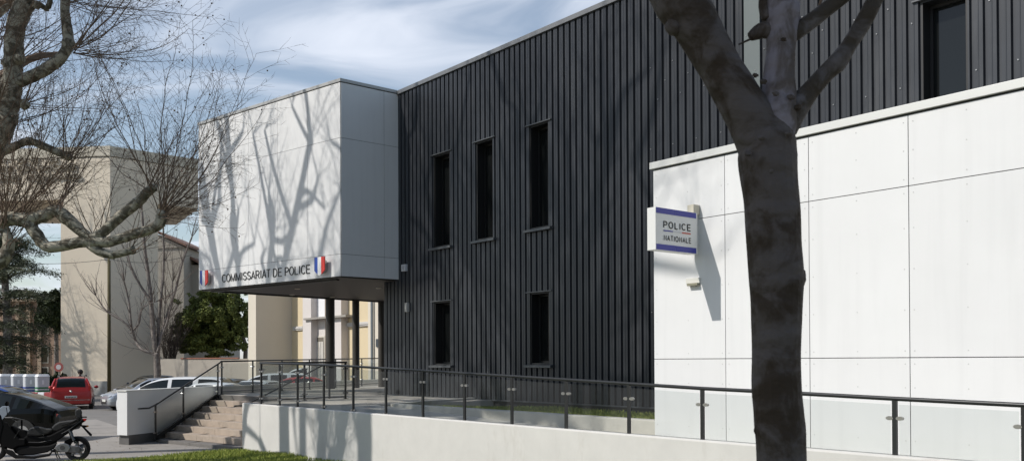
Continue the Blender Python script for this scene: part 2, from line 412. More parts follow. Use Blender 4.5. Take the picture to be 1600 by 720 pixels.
# outer corner point of the two offset coping faces
def isect(p, d, q, e):
    den = d.x*e.y-d.y*e.x; k = ((q.x-p.x)*e.y-(q.y-p.y)*e.x)/den; return p+d*k
oc = isect(V(U0, CB-.035), uC, W(SB-.035, 0), nB)
b.prism([V(U1+.035, CB-.035), oc, isect(W(SB-.035, 0), nB, W(0, TD-.093), uA), isect(W(SB-.035, 0), nB, W(0, TD-.093), uA)+uA*.35, V(U0+.35, CB+.30), V(U1+.035, CB+.3)], ZH, ZH+.092)
b.build('block_coping', M_coping, ebk, bevel=.006)
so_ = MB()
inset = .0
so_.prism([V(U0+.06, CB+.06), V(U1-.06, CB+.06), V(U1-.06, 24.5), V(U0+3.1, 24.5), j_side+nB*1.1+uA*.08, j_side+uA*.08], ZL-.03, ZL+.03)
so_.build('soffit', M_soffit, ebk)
sf2 = MB()
for (a, c) in ((V(U1-.35, CB+.35), V(U1-.35, 24.3)), (V(U1-.35, CB+.35), V(U0+.5, CB+.35))):
    sf2.box(a+ZUP*(ZL-.075), c-a, (c-a).normalized().cross(ZUP)*.12, ZUP*.04)
sf2.build('soffit_edge_trim', M_black, ebk)
M_lampoff = mat('frosted_lens', (.7, .66, .55), .4)
for (u, n) in ((26.3, 19.5), (26.2, 21.2), (21.9, 19.6), (24, 18)):
    MB().cyl(V(u, n, ZL-.031), V(u, n, ZL-.05), .09, 14).build('downlight', M_lampoff, ebk)
for px, rr in ((516, .165), (556, .135), (596, .13)):
    r_ = ray(px, 520); d_ = Vector((r_.x, r_.y, 0)); k = 26.7/d_.dot(uC); p = d_*k
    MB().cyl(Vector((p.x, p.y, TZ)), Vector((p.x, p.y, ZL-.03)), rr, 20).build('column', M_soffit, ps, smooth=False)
# annex
b = MB(); AS0, AS1 = -4, 9.625
b.box(W(AS0, TW+.013, 0), uA*(AS1-AS0-.02), nB*(TD-TW-.10), ZUP*5.19)
an = b.build('annex', M_joint, ps)
js = [AS0, -1.47, -.08, 1.31, 2.70, 4.09, 5.487, 6.864, 8.245, AS1]
b = MB(); panels(b, W(0, TW), uA, nB, js, [.2, 2.218, 4.3155, 5.185]); apc = b.build('annex_panel_cladding', M_white, an)
b = MB()
for a, c in zip(js, js[1:]):
    for zz in (.55, 1.2, 1.85, 2.14, 2.30, 2.8, 3.3, 3.8, 4.23, 4.40, 4.75, 5.1):
        for x in (a+.06, (a+c)/2, c-.06):
            b.cyl(W(x, TW-.012, zz), W(x, TW-.0155, zz), .008, 6)
merge_as(apc, b, mat('rivet_grey', (.50, .50, .49), .5))
b = MB(); b.box(W(AS0, TW-.05, 5.205), uA*(AS1-AS0+.045), nB*.4, ZUP*.105); b.build('annex_coping', M_wcoping, an, bevel=.005)
b = MB(); b.box(W(AS0, TW+.35, 5.15), uA*(AS1-AS0-.03), nB*(TD-TW-.45), ZUP*.08); b.build('annex_roof', M_coping, an)
# ------------------------------------------------------------------ steps
st_ = thing('stone_steps', V(22, 13.4), 'flight of pinkish stone steps rising from the footpath to the terrace', 'steps')
NS = [12.85, 13.22, 13.62, 14.02, 14.42, 14.82, 15.22]
ZS = [.10, .262, .42, .578, .735, .893, 1.05]
def lft(n): return 23.42+(n-12.85)*.535
rs = random.Random(3)
for i, (n0, z) in enumerate(zip(NS, ZS)):
    n1 = NS[i+1]+.05 if i < 6 else 15.62
    b = MB(); us = [19.47]
    while us[-1] < lft(n0)-1.6: us.append(us[-1]+rs.uniform(.9, 1.5))
    us.append(lft(n0))
    for a, c in zip(us, us[1:]):
        b.hexa([V(a+.003, n0, z-.16), V(c-.003, n0, z-.16), V(c-.003+(n1-n0)*.53, n1, z-.16), V(a+.003, n1, z-.16)],
               [V(a+.003, n0, z), V(c-.003, n0, z), V(c-.003+(n1-n0)*.53, n1, z), V(a+.003, n1, z)])
    b.build('step', M_curb if i == 0 else M_stone, st_, bevel=.008)
b = MB(); b.prism([V(19.5, 13.0), V(lft(13)-.02, 13.0), V(lft(15.6)-.02, 15.6), V(19.5, 15.6)], -.05, .02)
for n0, z in zip(NS[1:], ZS): b.hexa([V(19.5, n0-.0, 0), V(lft(n0)-.03, n0, 0), V(lft(15.6)-.03, 15.6, 0), V(19.5, 15.6, 0)], [V(19.5, n0, z-.165), V(lft(n0)-.03, n0, z-.165), V(lft(15.6)-.03, 15.6, z-.165), V(19.5, 15.6, z-.165)])
b.build('step_core', M_curb, st_)
b = MB(); b.hexa([V(19.46, 15.60, 1.0), V(24.96, 15.60, 1.0), V(24.96, 15.64, 1.0), V(19.46, 15.64, 1.0)], [V(19.46, 15.58, 1.198), V(24.96, 15.58, 1.198), V(24.96, 15.64, 1.198), V(19.46, 15.64, 1.198)])
b.build('terrace_riser', M_curb, st_)
# black stringer between steps and the white parapet
# ------------------------------------------------------------------ white parapet beside steps
pw = thing('white_parapet', V(23.5, 12), 'white panelled parapet block on a dark plinth beside the steps', 'wall')
q0, q1, q2, q3 = V(23.30, 11.96), V(24.93, 15.75), V(25.30, 15.60), V(23.68, 11.88)
rl = V(28.95, 26.3); rd = (V(28.9, 26.15)-V(24.9, 15.75)).normalized(); rn = Vector((-rd.y, rd.x, 0))
if rn.x > 0: rn = -rn
b = MB(); b.prism([q0, q1, q2, q3], .27, 1.435); b.build('block_panels', M_white, pw)
ov = .012
def off4(k): 
    c = (q0+q1+q2+q3)/4; return [q0+(q0-c).normalized()*k, q1+(q1-c).normalized()*k, q2+(q2-c).normalized()*k, q3+(q3-c).normalized()*k]
b = MB(); b.prism(off4(.03), 1.437, 1.463); b.build('block_capping', M_wcoping, pw)
b = MB(); b.prism(off4(-.07), -.02, .268); b.build('plinth', mat('grey_plinth', (.11, .105, .10), .8, var=(3, .2)), pw)
b = MB(); e0 = V(24.9, 15.75)+rn*.35; b.hexa([e0, e0+rd*11.3, e0+rd*11.3+rn*.2, e0+rn*.2], [e0+ZUP*1.44, e0+rd*11.3+ZUP*1.44, e0+rd*11.3+rn*.2+ZUP*1.44, e0+rn*.2+ZUP*1.44])
b.build('long_panels', mat('cream_panel', (.5, .48, .44), .7), pw)
for k in (1.25, 2.5):
    pass

# ------------------------------------------------------------------ railings
def clamp_mb(p, d, n):
    """small rounded stainless glass clamps either side of a post"""
    b = MB()
    for sg in (-1, 1):
        c = p+d*sg*.055
        pts = []
        for k in range(10):
            a = 2*math.pi*k/10; x = math.cos(a)*.035; z = math.sin(a)*.022
            pts.append((x*1.15, z))
        lo = [c+d*x+ZUP*z-n*.016 for x, z in pts]; hi = [c+d*x+ZUP*z+n*.016 for x, z in pts]
        b.hexa(lo, hi)
    return b
def railing(name, label, pts, zf, zr, group=None, post=.05, clamps=(.83, .17), low=True, hand=.024, glass=True, gz=(.10, .06)):
    """pts: plan points of posts; zf(i): foot height; zr(i): top height"""
    t = thing(name, Vector((pts[0].x, pts[0].y, zf(0))), label, 'railing', group)
    top = [Vector((p.x, p.y, zr(i))) for i, p in enumerate(pts)]
    hb = MB(); 
    d0 = (top[1]-top[0]).normalized(); d1 = (top[-1]-top[-2]).normalized()
    hb.tube([top[0]-d0*.04]+top[1:-1]+[top[-1]+d1*.04], hand, 10)
    hb.build('handrail', M_rail, t, smooth=True)
    for i, p in enumerate(pts):
        d = (pts[min(i+1, len(pts)-1)]-pts[max(i-1, 0)]).normalized(); n = Vector((-d.y, d.x, 0))
        b = MB(); b.box(Vector((p.x, p.y, zf(i)))-d*post/2-n*post*.3, d*post, n*post*.6, ZUP*(zr(i)-zf(i)-.01))
        b.cbox(Vector((p.x, p.y, zf(i)+.008)), d*.12, n*.08, ZUP*.012)
        po = b.build('post', M_rail, t)
        for c in clamps:
            clamp_mb(Vector((p.x, p.y, zf(i)+(zr(i)-zf(i))*c)), d, n).build('clamp', M_steel, po, smooth=False)
    if glass:
        for i in range(len(pts)-1):
            a, c = pts[i], pts[i+1]; d = (c-a); L_ = d.length; d.normalize()
            if L_ < .35: continue
            n = Vector((-d.y, d.x, 0))*.004; e = .045
            A, B = a+d*e, c-d*e
            f = lambda q, h, z: Vector((q.x, q.y, z))
            za0, zb0 = zf(i)+gz[0], zf(i+1)+gz[0]; za1, zb1 = zr(i)-gz[1], zr(i+1)-gz[1]
            g_ = MB(); g_.quad(f(A, 0, za0), f(B, 0, zb0), f(B, 0, zb1), f(A, 0, za1))
            g_.build('glass_panel', M_glass, t)
    if low:
        lb = MB(); bt = [Vector((p.x, p.y, zf(i)+low)) for i, p in enumerate(pts)]
        lb.tube(bt, .014, 6); lb.build('bottom_rail', M_rail, t)
    return t
def rail_s(px):   # world point on the ramp rail plane under a photo column
    p = on_plane(px, 600, nB, TR+.1); return p.dot(uA)
ss_ = [rail_s(408), rail_s(437), rail_s(465), rail_s(506), rail_s(552), rail_s(603)]
stp = rail_s(603)-rail_s(659)
k = ss_[-1]
while k > -1: k -= 1.262; ss_.append(k)
rtop = {408: 567, 437: 567.8, 465: 568.3, 506: 569.8, 552: 572, 603: 575, 659: 578.6, 724: 582.8, 797: 587.3, 881: 592.6, 978: 598.7, 1090: 606, 1227: 613, 1385: 621.7, 1578: 631.6}
zt = []
keys = sorted(rtop)
for s in ss_:
    p = W(s, TR+.1, 0); 
    X = 800+F*p.x/p.y
    lo = max([q for q in keys if q <= X+8] or [408]); hi = min([q for q in keys if q > lo] or [1578])
    if lo == 1578: zt.append(zt[-1]-.024*1.0); continue
    f = min(1.2, max(0, (X-lo)/(hi-lo))); y = rtop[lo]*(1-f)+rtop[hi]*f
    zt.append(on_plane(X, y, nB, TR+.1).z)
zfoot = lambda i: min(1.19, max(.2, zt[i]-1.0)) if ss_[i] < 17 else 1.195
railing('ramp_railing', 'black metal railing with clear glass panels along the top of the low white wall', [W(s, TR+.1 if ss_[i] > 17 else TR+.1) for i, s in enumerate(ss_)], lambda i: (1.195 if ss_[i] > 17.6 else max(.25, zt[i]-1.02)), lambda i: zt[i], low=0, clamps=(.80, .14), gz=(.03, .06))
# guard on the stair side and its sloping rail
gp = [V(19.05, 13.25), V(19.05, 14.75), V(19.05, 15.85), V(19.05, 15.98)]
gp = [V(19.05, 13.2), V(19.05, 14.5), V(19.05, 15.85)]
railing('stair_guard_railing', 'short black glass railing guarding the terrace edge at the head of the steps', gp, lambda i: 1.2, lambda i: 2.18, low=.06)
hr = thing('sloping_handrail', V(19.55, 15.9, 1.2), 'thin black sloping handrail on the wall side of the steps', 'handrail')
MB().tube([V(19.6, 15.95, 2.13), V(19.6, 15.6, 2.13), V(19.6, 13.1, 1.12), V(19.6, 12.8, 1.12)], .02, 8).build('rail', M_rail, hr, smooth=True)
for n, z0, z1 in ((15.75, 1.2, 2.13), (13.3, .26, 1.2)): MB().box(V(19.58, n-.02, z0), uC*.04, nC*.04, ZUP*(z1-z0)).build('post', M_rail, hr)
# terrace far railing
fpts = []
r0 = V(24.85, 15.78)
def rail_far(px):
    r_ = ray(px, 580); nn = Vector((rd.y, -rd.x, 0)); k = r0.dot(nn)/r_.dot(nn); p = r_*k; return Vector((p.x, p.y, 0))
fpx = [346.5, 395, 440.7, 483.5, 524.4, 565.3, 603]
ftop = [564.2, 563.2, 562.2, 561.4, 560.6, 559.8, 559.2]
fpts = [rail_far(x) for x in fpx]
def zfar(i):
    p = fpts[i]; r_ = ray(fpx[i], ftop[i]); return EYE.z + r_.z*(p.y/r_.y)
railing('terrace_railing', 'black glass railing along the outer edge of the terrace facing the car park', fpts, lambda i: 1.2, zfar, low=.09, clamps=(.82, .25), gz=(.15, .06))
# stair railing beside the parapet
def on_line_px(px, A, B):
    r_ = ray(px, 600); d = B-A; nn = Vector((d.y, -d.x, 0)).normalized(); k = A.dot(nn)/r_.dot(nn); p = r_*k; return Vector((p.x, p.y, 0))
la, lb_ = V(23.22, 12.6), V(24.72, 15.6)
sp = [on_line_px(x, la, lb_) for x in (243, 286.5, 340.5)]
sz0 = [.10, .55, 1.10]
szt = []
for (x, y), p in zip(((243, 632), (286.5, 603.5), (340.5, 568.5)), sp):
    r_ = ray(x, y); szt.append(EYE.z+r_.z*p.y/r_.y)
sr_ = railing('stair_railing', 'black sloping stair railing with glass panels in front of the white parapet', sp, lambda i: sz0[i], lambda i: szt[i], low=0, clamps=(.8, .2), gz=(.08, .06))
ends = [on_line_px(216, la, lb_), on_line_px(233, la, lb_)]
ez = []
for (x, y), p in zip(((216, 638), (233, 637)), ends):
    r_ = ray(x, y); ez.append(EYE.z+r_.z*p.y/r_.y)
MB().tube([Vector((*ends[0].xy, ez[0])), Vector((*ends[1].xy, ez[1])), Vector((*sp[0].xy, szt[0]))], .024, 10).build('rail_end', M_rail, sr_, smooth=True)
MB().tube([Vector((*sp[2].xy, szt[2])), Vector((fpts[0].x, fpts[0].y, zfar(0)))], .024, 8).build('rail_joint', M_rail, sr_, smooth=True)
b = MB(); b.hexa([V(23.38, 12.8, .10), V(24.90, 15.6, 1.12), V(24.80, 15.6, 1.12), V(23.28, 12.8, .10)], [V(23.38, 12.8, .22), V(24.90, 15.6, 1.22), V(24.80, 15.6, 1.22), V(23.28, 12.8, .22)])
b.build('stringer', M_rail, sr_)

# ------------------------------------------------------------------ signs and lettering
# stroke letters: polylines in a box 1 high; advance widths relative to cap height (plain grotesque capitals)
def arc(cx, cy, rx, ry, a0, a1, n=12): return [(cx+rx*math.cos(R(a0+(a1-a0)*i/n)), cy+ry*math.sin(R(a0+(a1-a0)*i/n))) for i in range(n+1)]
GL = {
 'C': (.80, [arc(.42, .5, .36, .5, 42, 318, 20)]), 'O': (.86, [arc(.43, .5, .38, .5, 0, 360, 28)]),
 'M': (1.0, [[(.08, 0), (.08, 1), (.50, .05), (.92, 1), (.92, 0)]]), 'I': (.32, [[(.16, 0), (.16, 1)]]),
 'S': (.74, [arc(.37, .74, .29, .26, 20, 250, 14)[:-1]+arc(.36, .255, .30, .255, 75, -165, 16)]),
 'A': (.76, [[(.02, 0), (.38, 1), (.74, 0)], [(.15, .32), (.61, .32)]]), 'T': (.70, [[(.02, 1), (.68, 1)], [(.35, 0), (.35, 1)]]),
 'R': (.80, [[(.09, 0), (.09, 1), (.44, 1)]+arc(.44, .74, .27, .26, 90, -90, 10)+[(.09, .48)], [(.40, .48), (.76, 0)]]),
 'P': (.76, [[(.09, 0), (.09, 1), (.42, 1)]+arc(.42, .73, .28, .27, 90, -90, 10)+[(.09, .46)]]),
 'D': (.82, [[(.09, 0), (.09, 1), (.34, 1)]+arc(.34, .5, .40, .5, 90, -90, 16)+[(.09, 0)]]),
 'B': (.78, [[(.09, .52), (.42, .52)]+arc(.42, .26, .30, .26, 90, -90, 10)+[(.09, 0), (.09, 1), (.40, 1)]+arc(.40, .76, .26, .24, 90, -90, 10)]),
 'E': (.74, [[(.68, 1), (.09, 1), (.09, 0), (.70, 0)], [(.09, .52), (.63, .52)]]), 'F': (.68, [[(.66, 1), (.09, 1), (.09, 0)], [(.09, .52), (.58, .52)]]),
 'L': (.66, [[(.09, 1), (.09, 0), (.62, 0)]]), 'N': (.82, [[(.09, 0), (.09, 1), (.73, 0), (.73, 1)]]), 'H': (.82, [[(.09, 0), (.09, 1)], [(.73, 0), (.73, 1)], [(.09, .52), (.73, .52)]]),
 'U': (.82, [[(.09, 1), (.09, .34)]+arc(.41, .34, .32, .34, 180, 360, 14)+[(.73, 1)]]), 'X': (.76, [[(.04, 0), (.72, 1)], [(.04, 1), (.72, 0)]]), "'": (.26, [[(.13, .7), (.13, 1)]]), ' ': (.36, [])}
def text_mb(body, size, depth, org, dx, dy, sx=1.0, align='LEFT', bold=0.0, space=1.0, wt=.10, chars=None):
    """returns (MB, width); size*0.7 is the cap height, as in an ordinary font"""
    cap = size*.7; b = MB(); x0 = 0; dn = dx.cross(dy).normalized(); k = 0; last = 0
    for ch in body:
        adv, strokes = GL[ch]
        if chars is not None and strokes: b = MB(); chars.append(b)
        for st in strokes:
            k += 1; h = wt/2; n = len(st); L_, R2 = [], []
            closed = (abs(st[0][0]-st[-1][0])+abs(st[0][1]-st[-1][1])) < 1e-6
            for i in range(n):
                pa = st[i-1] if i else (st[-2] if closed else None); pb = st[i+1] if i < n-1 else (st[1] if closed else None); p = st[i]
                def nrm(u, v): d = math.hypot(v[0]-u[0], v[1]-u[1]) or 1; return (-(v[1]-u[1])/d, (v[0]-u[0])/d)
                n1 = nrm(pa, p) if pa else nrm(p, pb); n2 = nrm(p, pb) if pb else n1
                mx_, my_ = n1[0]+n2[0], n1[1]+n2[1]; d = math.hypot(mx_, my_) or 1; mx_, my_ = mx_/d, my_/d
                c = max(.45, mx_*n1[0]+my_*n1[1]); L_.append((p[0]+mx_*h/c, p[1]+my_*h/c)); R2.append((p[0]-mx_*h/c, p[1]-my_*h/c))
            e = .0004*(k % 3)
            def P(q_, z): 
                yy = min(1.0+h*.0, max(0, q_[1]*(1-wt)+h)) if True else q_[1]
                return org+dx*((x0+q_[0])*cap*sx)+dy*(yy*cap)+dn*z
            zf_, zb_ = depth/2+e, -depth/2-e
            for i in range(n-1):
                b.add([P(L_[i], zf_), P(R2[i], zf_), P(R2[i+1], zf_), P(L_[i+1], zf_), P(L_[i], zb_), P(R2[i], zb_), P(R2[i+1], zb_), P(L_[i+1], zb_)],
                      ((0, 1, 2, 3), (7, 6, 5, 4), (0, 3, 7, 4), (1, 5, 6, 2)) + (((0, 4, 5, 1),) if i == 0 else ()) + (((3, 2, 6, 7),) if i == n-2 else ()))
        last = x0+adv-.06; x0 += (adv+.10)*space
    return b, (last)*cap*sx
M_letter = mat('black_lettering', (.02, .02, .02), .5)
M_navy = mat('navy_blue_enamel', (.035, .04, .28), .35)
M_blue = mat('flag_blue', (.015, .06, .35), .4); M_red = mat('flag_red', (.62, .03, .02), .4); M_flagw = mat('flag_white', (.8, .8, .8), .4)
# on the block front: x axis runs towards -uC (to the viewer's right)
fx = -uC
lt = thing('wall_lettering', V(24.3, CB-.02, 4.75), 'black capital lettering on the white entrance block between the two shields', 'lettering')
def bf(px, py): return on_plane(px, py, nC, CB-.02)
A = bf(347, 441.3); Bp = bf(484, 427.0)
span = (Bp-A).length
tot, wd = text_mb('COMMISSARIAT DE POLICE', .36, .02, Vector((0, 0, 0)), Vector((1, 0, 0)), Vector((0, 1, 0)))
kx = span/wd
zt_ = (bf(347, 428.5).z - bf(347, 441.3).z)
cap = zt_/.36/.70
xx = 0
for wd_ in ('COMMISSARIAT', 'DE', 'POLICE'):
    pre = 'COMMISSARIAT DE POLICE'.split(wd_)[0] if wd_ != 'COMMISSARIAT' else ''
    off = 0
    if pre:
        _, off_full = text_mb(pre+wd_, .36, .02, Vector((0, 0, 0)), Vector((1, 0, 0)), Vector((0, 1, 0)))
        _, wself = text_mb(wd_, .36, .02, Vector((0, 0, 0)), Vector((1, 0, 0)), Vector((0, 1, 0)))
        off = off_full-wself
    ch_ = []; text_mb(wd_, .36, .02, Vector((A.x, A.y, A.z))+fx*off*kx, fx, ZUP*cap, kx, chars=ch_)
    for b in ch_: b.build('letter', M_letter, lt)
def shield(px, label):
    c = bf(px, 415 if px > 400 else 432)
    pz1 = {506: (402, 431), 325: (423, 448.5)}[px]
    top = bf(px, pz1[0]).z; bot = bf(px, pz1[1]).z; hh = top-bot; ww = hh*.86
    t = thing('shield_emblem', Vector((c.x, c.y, bot)), label, 'emblem', 'tricolour shields on the entrance block')
    o = Vector((c.x, c.y, 0))-nC*.16
    stripes = [(-.5, -.17, M_blue), (-.17, .17, M_flagw), (.17, .5, M_red)]
    def yb(x): return bot+hh*(.28*(abs(x)/.5)**1.3)
    for a, d, m_ in stripes:
        pts = [(a, top), (d, top)]
        n = 5
        for k in range(n+1): x = d+(a-d)*k/n; pts.append((x, yb(x)))
        lo = [o+fx*(x*ww)+ZUP*z for x, z in pts]; hi = [p+nC*.03 for p in lo]
        MB().hexa(lo, hi).build('stripe', m_, t)
    # backing box that stands it off the wall
    b = MB(); pts = []
    for k in range(13):
        a = math.pi+math.pi*k/12; pts.append((math.cos(a)*.36, top-hh*.62+math.sin(a)*hh*.25))
    for k in range(13):
        a = math.pi*k/12; pts.append((math.cos(a)*.36, top-hh*.36+math.sin(a)*hh*.25))
    lo = [o+fx*(x*ww)+ZUP*z+nC*.032 for x, z in pts]; hi = [p+nC*.14 for p in lo]
    MB().hexa(lo, hi).build('backing', M_steel, t)
shield(506, 'blue white and red shield emblem after the lettering, near the block corner')
shield(325, 'blue white and red shield emblem before the lettering, at the far end')
# projecting sign on the annex
s0 = 8.68; th = .16
sg = thing('projecting_sign', W(s0, TW, 3.78), 'white and navy box sign projecting from the annex wall on a bracket', 'sign')
ta, tb_ = 9.775, 10.70; z0, z1 = 3.775, 4.385
b = MB(); b.box(W(s0, ta, z0), uA*th, nB*(tb_-ta), ZUP*(z1-z0)); b.build('sign_box', mat('white_sign_plastic', (.68, .68, .66), .35), sg, bevel=.004)
for zz, tag_ in ((z1-.085, 1), (z0+.004, 0)):
    b = MB(); b.box(W(s0-.004, ta+.012, zz), uA*.004, nB*.42, ZUP*.081); b.box(W(s0-.004, ta+.438, zz), uA*.004, nB*(tb_-ta-.47), ZUP*.081); b.build('blue_band', M_navy, sg)
def signtext(body, tc_, zb_, wdt, hgt, nm, bold):
    _, w0 = text_mb(body, 1, .0, Vector(), Vector((1, 0, 0)), Vector((0, 1, 0)), space=1.2)
    ch_ = []; text_mb(body, 1, .0, W(s0-.007, tc_-wdt/2, zb_), nB*1.0, ZUP*(hgt/.70), wdt/w0, space=1.2, chars=ch_, wt=.17)
    # flatten depth along the face normal
    for b in ch_: b.build('letter', M_letter, sg)
signtext('POLICE', ta+.46, 4.095, .60, .105, 'a', .006)
signtext('NATIONALE', ta+.47, 3.915, .60, .085, 'b', .004)
for a, m_ in ((0, M_navy), (1, mat('sign_grey', (.55, .55, .55), .4)), (2, mat('sign_red', (.5, .06, .03), .4))):
    MB().box(W(s0-.006, ta+.165+a*.2, 4.052), uA*.003, nB*.2, ZUP*.017).build('tricolour_bar', m_, sg)
b = MB(); b.box(W(s0+.02, tb_-.06, z1-.02), uA*.12, nB*.14, ZUP*.15); b.build('bracket', mat('beige_bracket', (.5, .47, .38), .5), sg, bevel=.004)
b = MB(); b.box(W(s0+.05, tb_-.01, z0+.1), uA*.05, nB*.11, ZUP*(z1-z0-.12)); b.build('mounting_bar', M_wcoping, sg)
# bulkhead lamp on the annex
c = on_plane(1085, 441, nB, TW)
bl = thing('bulkhead_light', c, 'small clear plastic bulkhead light on the annex wall below the box sign', 'wall light')
MB().box(c-uA*.13-nB*.045-ZUP*.02, uA*.26, nB*.045, ZUP*.085).build('housing', mat('offwhite_plastic', (.62, .61, .56), .3), bl, bevel=.006)
MB().box(c-uA*.12-nB*.085-ZUP*.055, uA*.20, nB*.085, ZUP*.04).build('lens', mat('olive_lens', (.24, .23, .17), .2), bl, bevel=.006)
for (px, py, pw_, ph, nm, lab, ct) in ((634, 418.5, .21, .20, 'alarm_box', 'small square white alarm box on the dark cladding just beside the entrance block', 'alarm box'), (638, 480, .13, .26, 'intercom', 'narrow pale intercom unit on the dark cladding under the entrance block', 'intercom')):
    c = on_plane(px, py, nB, TD-.05)
    t = thing(nm, c, lab, ct)
    MB().box(c-uA*pw_/2-nB*.09-ZUP*ph/2, uA*pw_, nB*.09, ZUP*ph).build('case', mat(nm+'_case', (.55, .56, .58) if nm == 'alarm_box' else (.42, .41, .38), .4), t, bevel=.008)
    MB().box(c-uA*pw_*.22-nB*.097-ZUP*ph*.25, uA*pw_*.44, nB*.006, ZUP*ph*.5).build('cover', M_steel if nm == 'intercom' else mat('alarm_cover', (.40, .41, .44), .4), t)
# ------------------------------------------------------------------ bark and leaf materials
def bark(name, dark, pale, scale, bumpd=.01, rough=.9):
    m = mat(name, dark, rough); nt = m.node_tree; b = nt.nodes['Principled BSDF']; L = nt.links.new
    tc = nt.nodes.new('ShaderNodeTexCoord'); n = nt.nodes.new('ShaderNodeTexNoise'); n.inputs['Scale'].default_value = scale; n.inputs['Detail'].default_value = 5; n.inputs['Roughness'].default_value = .6; n.inputs['Distortion'].default_value = .6
    L(tc.outputs['Object'], n.inputs[0]); rm = nt.nodes.new('ShaderNodeMapRange'); rm.interpolation_type = 'SMOOTHSTEP'; rm.inputs[1].default_value = .42; rm.inputs[2].default_value = .58; L(n.outputs[0], rm.inputs[0])
    mx = nt.nodes.new('ShaderNodeMix'); mx.data_type = 'RGBA'; mx.inputs[6].default_value = (*dark, 1); mx.inputs[7].default_value = (*pale, 1); L(rm.outputs[0], mx.inputs[0]); L(mx.outputs[2], b.inputs['Base Color'])
    n2 = nt.nodes.new('ShaderNodeTexNoise'); n2.inputs['Scale'].default_value = scale*4; n2.inputs['Detail'].default_value = 6
    mp = nt.nodes.new('ShaderNodeMapping'); mp.inputs['Scale'].default_value = (1, 1, 1.6); L(tc.outputs['Object'], mp.inputs[0]); L(mp.outputs[0], n2.inputs[0])
    bp = nt.nodes.new('ShaderNodeBump'); bp.inputs['Strength'].default_value = .7; bp.inputs['Distance'].default_value = bumpd; L(n2.outputs[0], bp.inputs['Height']); L(bp.outputs[0], b.inputs['Normal'])
    return m
M_bark = bark('plane_bark', (.10, .085, .06), (.38, .345, .27), 6, .02)
M_bark2 = bark('smooth_dark_bark', (.034, .022, .013), (.082, .068, .062), 3.4, .02)
M_bark3 = bark('skylit_lavender_bark', (.085, .068, .060), (.20, .18, .20), 3.4, .012)  # skylight on the centre limb is painted in as a paler lavender
M_bark4 = bark('olive_brown_bark', (.038, .028, .018), (.11, .098, .098), 3.0, .02)
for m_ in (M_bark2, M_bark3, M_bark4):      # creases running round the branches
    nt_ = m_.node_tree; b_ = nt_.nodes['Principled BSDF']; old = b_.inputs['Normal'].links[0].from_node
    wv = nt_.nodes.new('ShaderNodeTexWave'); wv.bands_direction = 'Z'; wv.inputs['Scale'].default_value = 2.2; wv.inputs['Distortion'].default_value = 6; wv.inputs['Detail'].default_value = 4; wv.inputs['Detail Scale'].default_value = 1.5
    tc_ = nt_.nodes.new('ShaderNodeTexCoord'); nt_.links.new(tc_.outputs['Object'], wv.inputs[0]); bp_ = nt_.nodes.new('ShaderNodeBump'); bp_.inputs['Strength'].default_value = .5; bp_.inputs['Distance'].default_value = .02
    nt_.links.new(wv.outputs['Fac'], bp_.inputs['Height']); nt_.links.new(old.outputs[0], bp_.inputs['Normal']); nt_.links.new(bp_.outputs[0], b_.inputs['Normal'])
M_twig = mat('twig', (.16, .108, .075), .8)
M_greybark = bark('grey_bark', (.12, .10, .088), (.2, .175, .155), 6)
def leafmat(name, a, b_):
    m = mat(name, a, .65, spec=.25); nt = m.node_tree; bs = nt.nodes['Principled BSDF']; L = nt.links.new
    g = nt.nodes.new('ShaderNodeNewGeometry'); mx = nt.nodes.new('ShaderNodeMix'); mx.data_type = 'RGBA'
    mx.inputs[6].default_value = (*a, 1); mx.inputs[7].default_value = (*b_, 1); L(g.outputs['Random Per Island'], mx.inputs[0]); L(mx.outputs[2], bs.inputs['Base Color'])
    return m
def rdir(rng, main, spread):
    v = Vector((rng.gauss(0, 1), rng.gauss(0, 1), rng.gauss(0, 1))).normalized()
    return (Vector(main).normalized()+v*spread).normalized()
FR = []   # fruit positions
def shoot(mb, tw, p, d, L_, r, rng, up=.25, lev=0, dens=1.0, fruit=0.0):
    """one bare shoot with side twigs: mb collects the shoot, tw the fine twigs"""
    n = max(4, int(L_/.14)); seg = L_/n; pts = [p.copy()]; rr = [r]; q = p.copy(); dd_ = d.copy()
    for i in range(n):
        dd_ = (dd_+ZUP*up*seg*1.2+Vector((rng.gauss(0, .07), rng.gauss(0, .07), rng.gauss(0, .05)))).normalized()
        q = q+dd_*seg; pts.append(q.copy()); rr.append(r*(1-(i+1)/n*.72))
        if lev < 2 and i > 0 and rng.random() < .62*dens:
            s_ = rng.choice((-1, 1)); o = dd_.orthogonal().normalized(); o.rotate(Matrix.Rotation(rng.uniform(0, 6.28), 3, dd_))
            nd = (dd_+o*rng.uniform(.6, 1.5)).normalized()
            shoot(tw, tw, q, nd, L_*rng.uniform(.12, .42)*(1-.35*i/n), max(.0034, rr[-1]*.55), rng, up*.8, lev+1, dens, fruit)
        if lev >= 1 and fruit and rng.random() < fruit: FR.append(q+Vector((rng.uniform(-.02, .02), 0, -.07)))
    mb.tube(pts, rr, 4 if lev == 0 else 3, cap=False)
def knob(mb, c, r, rng): mb.ball(c, r, 8, 6, jit=.22, rng=rng)
